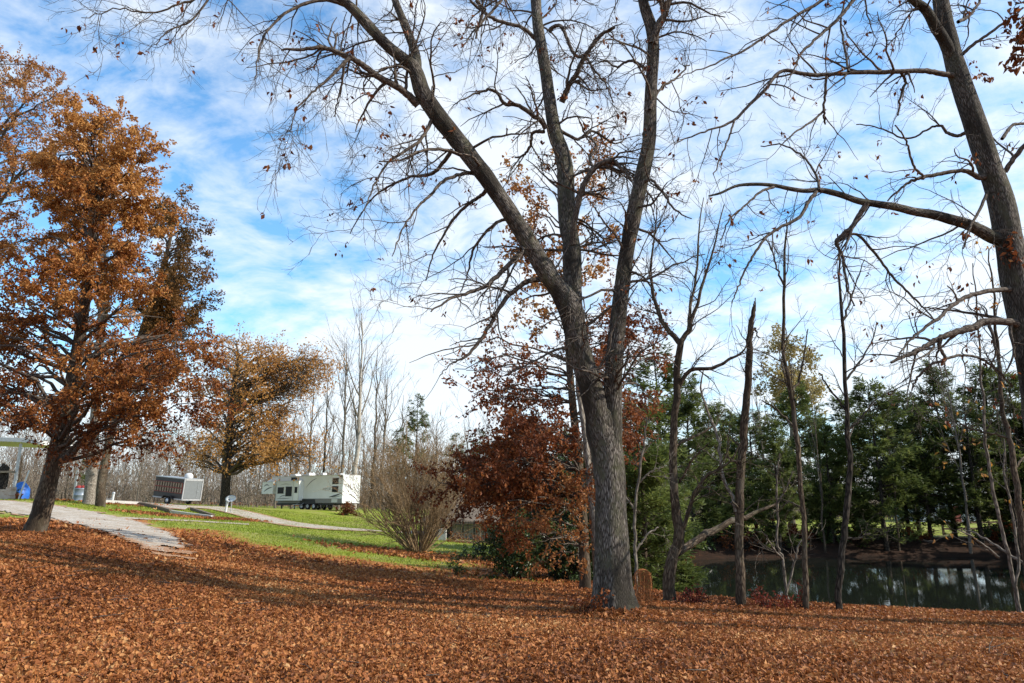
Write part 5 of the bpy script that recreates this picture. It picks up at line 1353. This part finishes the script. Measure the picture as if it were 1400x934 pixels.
m = MB(); m.prism([(-Lh + .3, 1.75), (-Lh + 1.2, 1.75), (-Lh + .9, 1.25), (-Lh + .5, 1.25)], -.2, .2); m.build('pin_box', M_BLK, rv, smooth=False)
m = MB(); m.box((-Lh + 6.4, -W - .55, .55), (1.0, .5, .05)); m.box((-Lh + 6.4, -W - .8, .30), (1.0, .3, .05))
m.bar((-Lh + 5.95, -W - .1, .72), (-Lh + 5.95, -W - .95, .2), .04); m.bar((-Lh + 6.85, -W - .1, .72), (-Lh + 6.85, -W - .95, .2), .04); m.build('steps', M_STEEL, rv, smooth=False)
m = MB(); m.box((Lh - 1.1, -W - .03, .95), (.9, .03, .36)); m.build('hatch', M_WHT, rv, smooth=False)
m = MB(); m.box((-Lh + 2.33, -W - .03, 2.2), (.09, .05, 2.7)); m.build('corner_trim', M_WHT, rv, smooth=False)

# ---------------------------------------------------------------- cargo trailer with rack side
p = at(240, 691, 62.0); p[2] = gz(p[0], p[1]) + .14
ct = empty('cargo_trailer', p, 'dark cargo trailer with two slatted rows on its side and a grey rear door', 'trailer', rz=R_(-26))
ct.rotation_euler = (0, R_(5), R_(-26))
L2, W2, z0, z1 = 1.75, .95, .45, 2.15
MB().prism([(-L2, z0), (L2, z0), (L2, z1), (-L2, z1)], -W2, W2).build('body', M_DGREY, ct, smooth=False)
m = MB(); m.prism([(-L2 - .03, z1), (L2 + .03, z1), (L2 + .03, z1 + .07), (-L2 - .03, z1 + .07)], -W2 - .03, W2 + .03); m.build('roof', M_STEEL, ct, smooth=False)
for zz in (1.18, 1.62):
    m = MB()
    for dz in (-.20, .20): m.box((0, -W2 - .035, zz + dz), (2 * L2 - .12, .06, .045))
    for s in (-1, 1): m.box((s * (L2 - .07), -W2 - .035, zz), (.05, .05, .36))
    rk_ = m.build('slat_rack', M_REDP, ct, smooth=False)
    m = MB()
    for k in range(11): m.box((-L2 + .2 + k * (2 * L2 - .4) / 10, -W2 - .045, zz), (.15, .06, .33))
    m.build('slats', M_TANW, rk_, smooth=False)
m = MB()
for s in (-1, 1): m.box((L2 + .03, s * (W2 - .03), (z0 + z1) / 2), (.07, .09, z1 - z0 + .06))
m.box((L2 + .03, 0, z1 - .04), (.065, W2 * 2 - .22, .14)); m.box((L2 + .03, 0, z0 + .03), (.065, W2 * 2 - .22, .12)); m.box((0, -W2 - .02, z0 + .03), (2 * L2, .05, .1))
m.build('frame', plain('trailer_frame_paint', (.36, .36, .35), .5), ct, smooth=False)
dr = MB().box((L2 + .02, 0, 1.29), (.05, W2 * 2 - .22, 1.46)).build('rear_door', M_GREYD, ct, smooth=False)
m = MB(); m.bar((L2 + .065, .45, .62), (L2 + .065, .45, 1.98), .03); m.box((L2 + .07, .45, 1.2), (.05, .2, .05)); m.build('door_handle', M_STEEL, dr, smooth=False)
for s in (-1, 1):
    ty = MB().lathe((0, 0, 0), [(.17, -.09), (.28, -.10), (.32, -.06), (.32, .06), (.28, .10), (.17, .09)], 22).build('wheel', M_RUB, ct)
    ty.location = (.25, s * (W2 + .10), .30); ty.rotation_euler = (R_(90), 0, 0)
    MB().lathe((0, 0, 0), [(.02, .07), (.17, .09), (.18, -.09), (.02, -.08)], 16).build('rim', M_RIM, ty)
    m = MB(); m.box((.25, s * (W2 + .13), .70), (.86, .26, .04)); m.bar((-.18, s * (W2 + .13), .70), (-.40, s * (W2 + .13), .42), .26, .03); m.bar((.68, s * (W2 + .13), .70), (.90, s * (W2 + .13), .42), .26, .03)
    m.build('fender', M_DGREY, ct, smooth=False)
m = MB(); m.bar((-L2, -.6, z0), (-L2 - 1.1, 0, z0 - .02), .08); m.bar((-L2, .6, z0), (-L2 - 1.1, 0, z0 - .02), .08); m.cyl((-L2 - 1.0, 0, -.1), (-L2 - 1.0, 0, .75), .035); m.build('tongue', M_DGREY, ct, smooth=False)
m = MB().lathe((.95, .1, z1 + .07), [(.30, 0), (.34, .10), (.33, .24), (.26, .36), (.12, .43), (.001, .44)], 20); m.build('roof_vent', M_WHT, ct)

# ---------------------------------------------------------------- satellite dish, posts, timbers
p = ground_at(317, 694, 40); p = at(316, 694, 58); p[2] = gz(p[0], p[1])
o = empty('satellite_dish', p, 'white oval satellite dish on a thin post by the gravel lane', 'satellite dish')
MB().cyl((0, 0, -.2), (0, 0, .95), .03, k=10).build('post', M_STEEL, o)
ds = MB().lathe((0, 0, 0), [(.002, .0), (.18, .02), (.36, .08), (.46, .14), (.47, .15), (.36, .10), (.18, .045), (.002, .03)], 28).build('dish', M_WHT, o)
ds.location = (0, -.05, 1.12); ds.rotation_euler = (R_(68), 0, R_(-12)); ds.scale = (1, .62, 1)
m = MB(); m.bar((0, -.10, .93), (0, -.55, 1.05), .03); m.box((0, -.56, 1.08), (.09, .10, .10)); m.build('feed_arm', M_DGREY, o, smooth=False)
def post(px, py, Y, h, r, label, mat, cap, tilt=0):
    p = at(px, py, Y); p[2] = gz(p[0], p[1])
    o = empty('marker_post', p, label, 'post'); o.rotation_euler = (0, tilt, 0)
    MB().cyl((0, 0, -.3), (0, 0, h), r, r * .94, 14).build('shaft', mat, o)
    MB().lathe((0, 0, h), [(r * 1.18, -.05), (r * 1.18, .02), (r * .8, .08), (.001, .10)], 14).build('cap', cap, o)
post(309, 693, 58, .85, .09, 'white post standing beside the satellite dish', M_WHT, M_WHT, R_(5))
post(153, 687, 52, .78, .09, 'white capped post behind the pale concrete beam', M_WHT, M_STEEL, R_(4))
def low_rail(px0, px1, py, Y):
    a, b = at(px0, py, Y), at(px1, py, Y); a[2] = gz(a[0], a[1]); b[2] = gz(b[0], b[1])
    o = empty('low_rail', (a + b) / 2, 'low grey two bar rail beside the white capped post', 'rail'); c = (a + b) / 2
    m = MB(); m.bar(a - c + [0, 0, .32], b - c + [0, 0, .32], .07); m.build('rail_bar', M_STEEL, o, smooth=False)
    m = MB(); m.bar(a - c + [0, 0, .12], b - c + [0, 0, .12], .05); m.build('rail_bar', M_STEEL, o, smooth=False)
    for q in (a - c, b - c): MB().bar(q + [0, 0, -.2], q + [0, 0, .4], .07).build('post', M_STEEL, o, smooth=False)
low_rail(136, 151, 686, 54)
def timber(name, label, q0, q1, Y0, Y1, w, h, mat, cat='timber', lift=0):
    a, b = at(*q0, Y0), at(*q1, Y1); a[2] = gz(a[0], a[1]); b[2] = gz(b[0], b[1]); c = (a + b) / 2
    n = max(2, int(np.linalg.norm(b - a) / 1.2)); P = [a + (b - a) * u for u in np.linspace(0, 1, n + 1)]
    m = MB()
    for i in range(n):
        p, q = P[i].copy(), P[i + 1].copy(); p[2] = gz(p[0], p[1]) + h * .35 + lift; q[2] = gz(q[0], q[1]) + h * .35 + lift
        m.bar(p - c, q - c, w, h, 0)
    o = m.build(name, mat, smooth=False); o.location = c; return tag(o, label, cat)
timber('concrete_beam', 'pale concrete beam edging the trailer pad on the left', (134, 685), (192, 688), 50, 54, .35, .34, M_CONC, 'beam')
timber('edging_timber', 'brown timber edging left and in front of the cargo trailer', (190, 690), (234, 699), 54, 47, .25, .34, M_WOOD)
timber('edging_timber', 'grey timber edging nearest the viewer below the cargo trailer', (234, 699), (290, 702), 47, 46, .22, .28, M_CONC)
timber('edging_timber', 'brown timber edging behind the grey one, right of the cargo trailer', (262, 694), (292, 700), 55, 48, .22, .30, M_WOOD)

# ---------------------------------------------------------------- carport corner at the left edge
Y = 45.0
def gp(px, Y, py=690):
    p = at(px, py, Y); p[2] = gz(p[0], p[1]); return p
b = gp(-40, Y)
o = empty('carport', b, 'white flat roofed carport cut off by the left edge', 'carport')
zr = at(20, 606, Y)[2] - b[2]
x1 = at(46, 606, Y)[0] - b[0]
m = MB(); m.prism([(-6, zr + .35), (x1, zr - .02), (x1, zr + .22), (-6, zr + .60)], -1.0, 5.0); m.build('roof', M_WHT, o, smooth=False)
for xx, yy in ((at(25, 690, Y)[0] - b[0], -.6), (at(41, 690, Y)[0] - b[0], 4.4), (-3.6, -.6), (-3.6, 4.4)):
    MB().bar((xx, yy, gz(xx + b[0], yy + b[1]) - b[2] - .2), (xx, yy, zr + .02 - xx * .03), .12).build('post', M_STEEL, o, smooth=False)
m = MB(); m.box((at(14, 646, Y)[0] - b[0] - 1.4, -.75, at(14, 646, Y)[2] - b[2]), (4.2, .3, .12)); m.build('rail', M_TANW, o, smooth=False)
b = gp(24, 46)
m = MB().lathe((0, 0, 0), [(.55, -.1), (.54, .3), (.48, .7), (.33, 1.02), (.14, 1.14), (.001, 1.15)], 18)
V = m.V[0]; V += (vnoise(V * 1.7)[:, None] * .09) * np.array([1, 1, .6]); th_ = np.arctan2(V[:, 1], V[:, 0]); V[:, :2] *= (1 + .05 * np.sin(th_ * 7))[:, None]
tp = m.build('tarp_cover', M_TARP); tp.location = b; tag(tp, 'blue tarpaulin draped over a heap under the carport', 'tarp')
b = gp(4, 43)
bw = MB(); bw.box((-.6, 0, .28), (2.2, .5, .72)); bw.box((.36, 0, .70), (.34, .46, .14)); o = bw.build('brick_wall', M_BRICK, smooth=False); o.location = b; tag(o, 'low pale brick wall at the left edge before the tarp', 'wall')
b = gp(20, 43.5)
o = empty('flower_pot', b, 'terracotta pot standing beside the low brick wall', 'pot')
MB().lathe((0, 0, 0), [(.001, 0), (.22, 0), (.32, .32), (.36, .33), (.36, .40), (.30, .40), (.26, .30), (.001, .28)], 20).build('bowl', M_TERRA, o)
lv = MB(); rng = np.random.default_rng(77); leaf_cloud(lv, rng, np.array([0, 0, .42]) + rng.normal(0, .09, (60, 3)), .1, .2, .4, -.5); lv.build('plant', M_HOLLY, o, smooth=False)
a = gp(23.5, 43); q = at(40, 643, 43.2); m = MB().cyl((0, 0, -.05), q - a, .045, .045, 8); o = m.build('leaning_pole', M_WHT); o.location = a; tag(o, 'white pole leaning up from the terracotta pot', 'pole')
b = gp(-2, 44.5); o = empty('dark_figure_tree', b, 'dark tree trunk standing at the very left edge under the carport', 'tree'); o.name = 'tree_stump'
P, R = np.array([[0, 0, -.3], [0, 0, .3], [.05, 0, 1.2], [.0, 0, 2.0], [-.1, 0, 2.25]]), np.array([.38, .32, .28, .26, .05])
MB().tubes(P, R, 12, bump=.08).build('trunk', M_BARKD, o)

# ---------------------------------------------------------------- blue grey bin
b = gp(109, 45.5, 684)
o = empty('metal_bin', b, 'blue grey metal bin topped with something red beside the pale trunk', 'bin')
MB().lathe((0, 0, 0), [(.001, 0), (.36, 0), (.38, .06), (.36, .1), (.36, .42), (.38, .45), (.36, .48), (.36, .80), (.385, .84), (.37, .88), (.36, .88), (.34, .80), (.001, .78)], 24).build('barrel', M_BIN, o)
m = MB(); rng = np.random.default_rng(9)
for k in range(7): a = rng.normal(0, .16, 2); m.lathe((a[0], a[1], .80), [(.001, -.02), (.15, .02), (.17, .12), (.12, .22), (.001, .25)], 10)
m.build('contents', plain('faded_red_cloth', (.30, .03, .025), .8), o)

# ---------------------------------------------------------------- pool house and iron fence
b = gp(650, 60)
zt = at(650, 713, 60)[2] - b[2]; zk = at(650, 680, 60)[2] - b[2]
ph = empty('pool_house', b, 'low building with a hipped grey brown shingle roof beyond the iron fence', 'building')
x0, x1 = -4.2, 3.0; yd = 5.0; ov = .5
xa, xb = x0 + 2.4, x1 - 2.4
V = [(x0 - ov, -ov, zt), (x1 + ov, -ov, zt), (x1 + ov, yd + ov, zt), (x0 - ov, yd + ov, zt), (xa, yd / 2, zk), (xb, yd / 2, zk)]
V2 = [(x, y, z - .14) for x, y, z in V[:4]]
m = MB().add(V + V2, [[(0, 1, 5, 4), (2, 3, 4, 5)], [(1, 2, 5), (3, 0, 4)], [(0, 6, 7, 1), (1, 7, 8, 2), (2, 8, 9, 3), (3, 9, 6, 0), (6, 9, 8, 7)]])
rf = m.build('roof', M_SHINGLE, ph, smooth=False)
m = MB(); m.box(((x0 + x1) / 2, -ov - .02, zt - .10), (x1 - x0 + 2 * ov, .03, .18)); m.build('fascia', M_WOOD, rf, smooth=False)
m = MB(); m.box(((x0 + x1) / 2, yd * .55, (zt - .16) / 2 - .3), (x1 - x0, yd * .6, zt - .16 + .6)); m.build('wall', plain('pale_stucco', (.52, .49, .45), .9), ph, smooth=False)
for k in range(5):
    xx = x0 + .1 + k * (x1 - x0 - .2) / 4
    MB().box((xx, -.2, (zt - .15) / 2 - .3), (.16, .16, zt - .15 + .6)).build('post', M_WOOD, ph, smooth=False)
m = MB(); m.box((-2.4, yd * .25 - .03, zt * .45), (1.0, .06, 1.1)); wn_ = m.build('window', M_WHT, ph, smooth=False); MB().box((-2.4, yd * .25 - .07, zt * .45), (.86, .03, .96)).build('pane', M_GLASS, wn_, smooth=False)

a, c2 = gp(588, 50), gp(712, 48)
f = empty('iron_fence', a, 'black iron picket fence in front of the pool house', 'fence')
n = 9; pts = [a + (c2 - a) * u for u in np.linspace(0, 1, n)]
for q in pts: q[2] = gz(q[0], q[1])
for q in pts: MB().bar(q - a - [0, 0, .2], q - a + [0, 0, 1.42], .07).build('post', M_IRON, f, smooth=False)
for k in range(n - 1):
    p0, p1 = pts[k] - a, pts[k + 1] - a; m = MB()
    for h in (.18, 1.05, 1.22): m.bar(p0 + [0, 0, h], p1 + [0, 0, h], .04)
    for u in np.linspace(.06, .94, 7): q = p0 + (p1 - p0) * u; m.bar(q + [0, 0, .08], q + [0, 0, 1.34], .028)
    m.build('picket_panel', M_IRON, f, smooth=False)
b = gp(605, 47)
o = empty('utility_box', b, 'pale grey utility box right of the bare round shrub', 'utility box')
MB().prism([(-.28, -.1), (.28, -.1), (.28, .66), (.22, .74), (-.22, .74), (-.28, .66)], -.2, .2).build('cabinet', M_CONC, o, smooth=False)
MB().box((0, -.21, .32), (.46, .02, .6)).build('door', M_STEEL, o, smooth=False)

# ---------------------------------------------------------------- rusty wire cage
b = at(881, 829, 14.6); b[2] = gz(b[0], b[1])
o = empty('wire_cage', b, 'rust brown arched wire cage standing between the big oak and the forked tree', 'wire cage')
rng = np.random.default_rng(66); w2, hh = .15, .72
mo = MB()
ang = np.linspace(0, math.pi, 14)
arch = np.r_[[[-w2, 0, -.05]], [[-w2, 0, .2]], [[-w2, 0, .4]], np.c_[-w2 * np.cos(ang), 0 * ang, hh - w2 + w2 * np.sin(ang)], [[w2, 0, .4]], [[w2, 0, .2]], [[w2, 0, -.05]]]
for d in (-.12, -.04, .04, .12): mo.tubes(arch + [0, d, 0] + rng.normal(0, .004, arch.shape), np.full(len(arch), .006), 6)
mo.build('hoops', M_RUSTW, o)
mw = MB()
for z in np.linspace(.04, .66, 12):
    r = w2 if z < hh - w2 else math.sqrt(max(0, w2 ** 2 - (z - hh + w2) ** 2))
    P = np.array([[-r, -.12, z], [0, -.135, z + .01], [r, -.12, z], [r, .12, z], [-r, .12, z], [-r, -.12, z]]); mw.tubes(P, np.full(6, .0045), 4)
for k in range(46):
    x = rng.uniform(-w2, w2); zt_ = hh - w2 + math.sqrt(max(0, w2 ** 2 - x * x)); z = np.linspace(rng.uniform(0, .3), zt_, 6)
    mw.tubes(np.c_[x + np.cumsum(rng.normal(0, .008, 6)), -.12 + rng.normal(0, .008, 6) + rng.choice([0, .24]), z], np.full(6, .005), 3)
mw.build('mesh_wires', M_RUSTW, o)

# ---------------------------------------------------------------- pale house and rail fence far beyond the pines
b = gp(1292, 96); b[0] += 0
o = empty('house', b, 'pale blue grey house glimpsed far behind the pines across the pond', 'house')
m = MB(); m.box((0, 3, 1.35), (7, 7, 3.1)); m.build('wall', plain('pale_siding', (.44, .48, .53), .7), o, smooth=False)
m = MB(); m.prism([(-4, 2.9), (4, 2.9), (4, 3.02), (1.6, 4.7), (-1.6, 4.7), (-4, 3.02)], -.9, 6.9); m.build('roof', M_STEEL, o, smooth=False)
for x in (-2.4, -.7, 2.6):
    w_ = MB().box((x, -.53, 1.6), (1.1, .06, 1.2)).build('window', M_WHT, o, smooth=False); MB().box((x, -.57, 1.6), (.9, .03, 1.0)).build('pane', M_GLASS, w_, smooth=False)
d_ = MB().box((1.1, -.53, .95), (.95, .06, 2.0)).build('door', M_REDP, o, smooth=False)
a, c2 = gp(1285, 56), gp(1440, 58)
f = empty('rail_fence', a, 'dark board rail fence between the pines on the far bank', 'fence')
n = 6; pts = [a + (c2 - a) * u for u in np.linspace(0, 1, n)]
for q in pts: q[2] = gz(q[0], q[1]); MB().bar(q - a - [0, 0, .2], q - a + [0, 0, 1.1], .13).build('post', M_WOOD, f, smooth=False)
for k in range(n - 1):
    for h in (.5, .95): MB().bar(pts[k] - a + [0, -.08, h], pts[k + 1] - a + [0, -.08, h], .04, .14).build('rail', M_WOOD, f, smooth=False)
# ================================================================ light, sky, camera
SUN_EL, SUN_AZ = R_(36), R_(100)           # azimuth clockwise from the view direction (+Y)
w = bpy.data.worlds.new('World'); SC.world = w; w.use_nodes = True
nt = w.node_tree; nt.nodes.clear()
def wn(typ, **kw):
    o = nt.nodes.new('ShaderNode' + typ)
    for k, v in kw.items():
        if k.startswith('_'): setattr(o, k[1:], v)
        else:
            key = int(k[1:]) if k[0] == 'i' and k[1:].isdigit() else k.replace('_', ' ')
            if isinstance(v, bpy.types.NodeSocket): nt.links.new(v, o.inputs[key])
            else: o.inputs[key].default_value = v
    return o
def wm(op, a, b=0.0, c=False): return wn('Math', _operation=op, _use_clamp=c, i0=a, i1=b).outputs[0]
sky = wn('TexSky', _sky_type='NISHITA', _sun_disc=False, _sun_elevation=SUN_EL, _sun_rotation=SUN_AZ, _air_density=1.1, _dust_density=.25, _ozone_density=2.4)
d = wn('TexCoord').outputs['Generated']
sp = wn('SeparateXYZ', i0=d)
zz = wm('ADD', wm('MAXIMUM', sp.outputs[2], 0.0), .30)
pl = wn('CombineXYZ', i0=wm('DIVIDE', sp.outputs[0], zz), i1=wm('DIVIDE', sp.outputs[1], zz), i2=0.0).outputs[0]
warp = wn('TexNoise', Vector=pl, Scale=1.6, Detail=3)
pw = wn('VectorMath', _operation='MULTIPLY_ADD', i0=warp.outputs[1], i1=(.35, .35, 0), i2=pl).outputs[0]
big = wn('TexNoise', Vector=wn('Mapping', Vector=pw, Location=(3.1, 1.7, 0)).outputs[0], Scale=1.1, Detail=5, Roughness=.55).outputs[0]
rip = wn('TexNoise', Vector=wn('Mapping', Vector=pw, Rotation=(0, 0, .5), Scale=(1.25, 1.55, 1)).outputs[0], Scale=6.0, Detail=6, Roughness=.6).outputs[0]
dens = wm('ADD', wm('MULTIPLY', big, .92), wm('MULTIPLY', rip, .70))
bias = wm('ADD', wm('MULTIPLY', sp.outputs[0], .04), wm('MULTIPLY', sp.outputs[2], -.22))
low = wm('POWER', wm('SUBTRACT', 1.0, wm('MAXIMUM', sp.outputs[2], 0.0)), 9.0)
dens = wm('ADD', wm('ADD', dens, bias), wm('MULTIPLY', low, .16))
mr = wn('MapRange', Value=dens); mr.inputs[1].default_value = .59; mr.inputs[2].default_value = .86
cl = wm('MULTIPLY', wn('Math', _operation='SMOOTH_MIN', i0=mr.outputs[0], i1=1.0, i2=.25).outputs[0], .93)
tint = wn('Mix', _data_type='RGBA', _blend_type='MULTIPLY', i0=1.0); nt.links.new(sky.outputs[0], tint.inputs[6]); tint.inputs[7].default_value = (SKYTINT[0], SKYTINT[1], SKYTINT[2], 1)
mixc = wn('Mix', _data_type='RGBA', i0=cl); nt.links.new(tint.outputs[2], mixc.inputs[6]); mixc.inputs[7].default_value = CLOUD
bg = wn('Background', Strength=SKYSTR); nt.links.new(mixc.outputs[2], bg.inputs[0])
nt.links.new(bg.outputs[0], wn('OutputWorld').inputs[0])

L = bpy.data.lights.new('sun', 'SUN'); L.energy = 4.6; L.angle = R_(.53); L.color = (1, .94, .84)
so = bpy.data.objects.new('sun', L); COL.objects.link(so)
sd = Vector((math.sin(SUN_AZ) * math.cos(SUN_EL), math.cos(SUN_AZ) * math.cos(SUN_EL), math.sin(SUN_EL)))
so.rotation_euler = sd.to_track_quat('Z', 'Y').to_euler(); so.location = sd * 60

cam = bpy.data.cameras.new('camera'); cam.lens = 36 * FPX / 1400; cam.sensor_width = 36; cam.clip_end = 5000; cam.clip_start = .1
co = bpy.data.objects.new('camera', cam); COL.objects.link(co)
co.location = (0, 0, CAMZ); co.rotation_euler = (math.pi / 2 + PITCH, 0, 0)
SC.camera = co
SC.view_settings.view_transform = 'Standard'; SC.view_settings.look = 'None'; SC.view_settings.gamma = 1
SC.view_settings.exposure = EXPOSURE
SC.render.engine = 'CYCLES'
SC.cycles.max_bounces = 6; SC.cycles.transparent_max_bounces = 4; SC.cycles.use_denoising = DENOISE
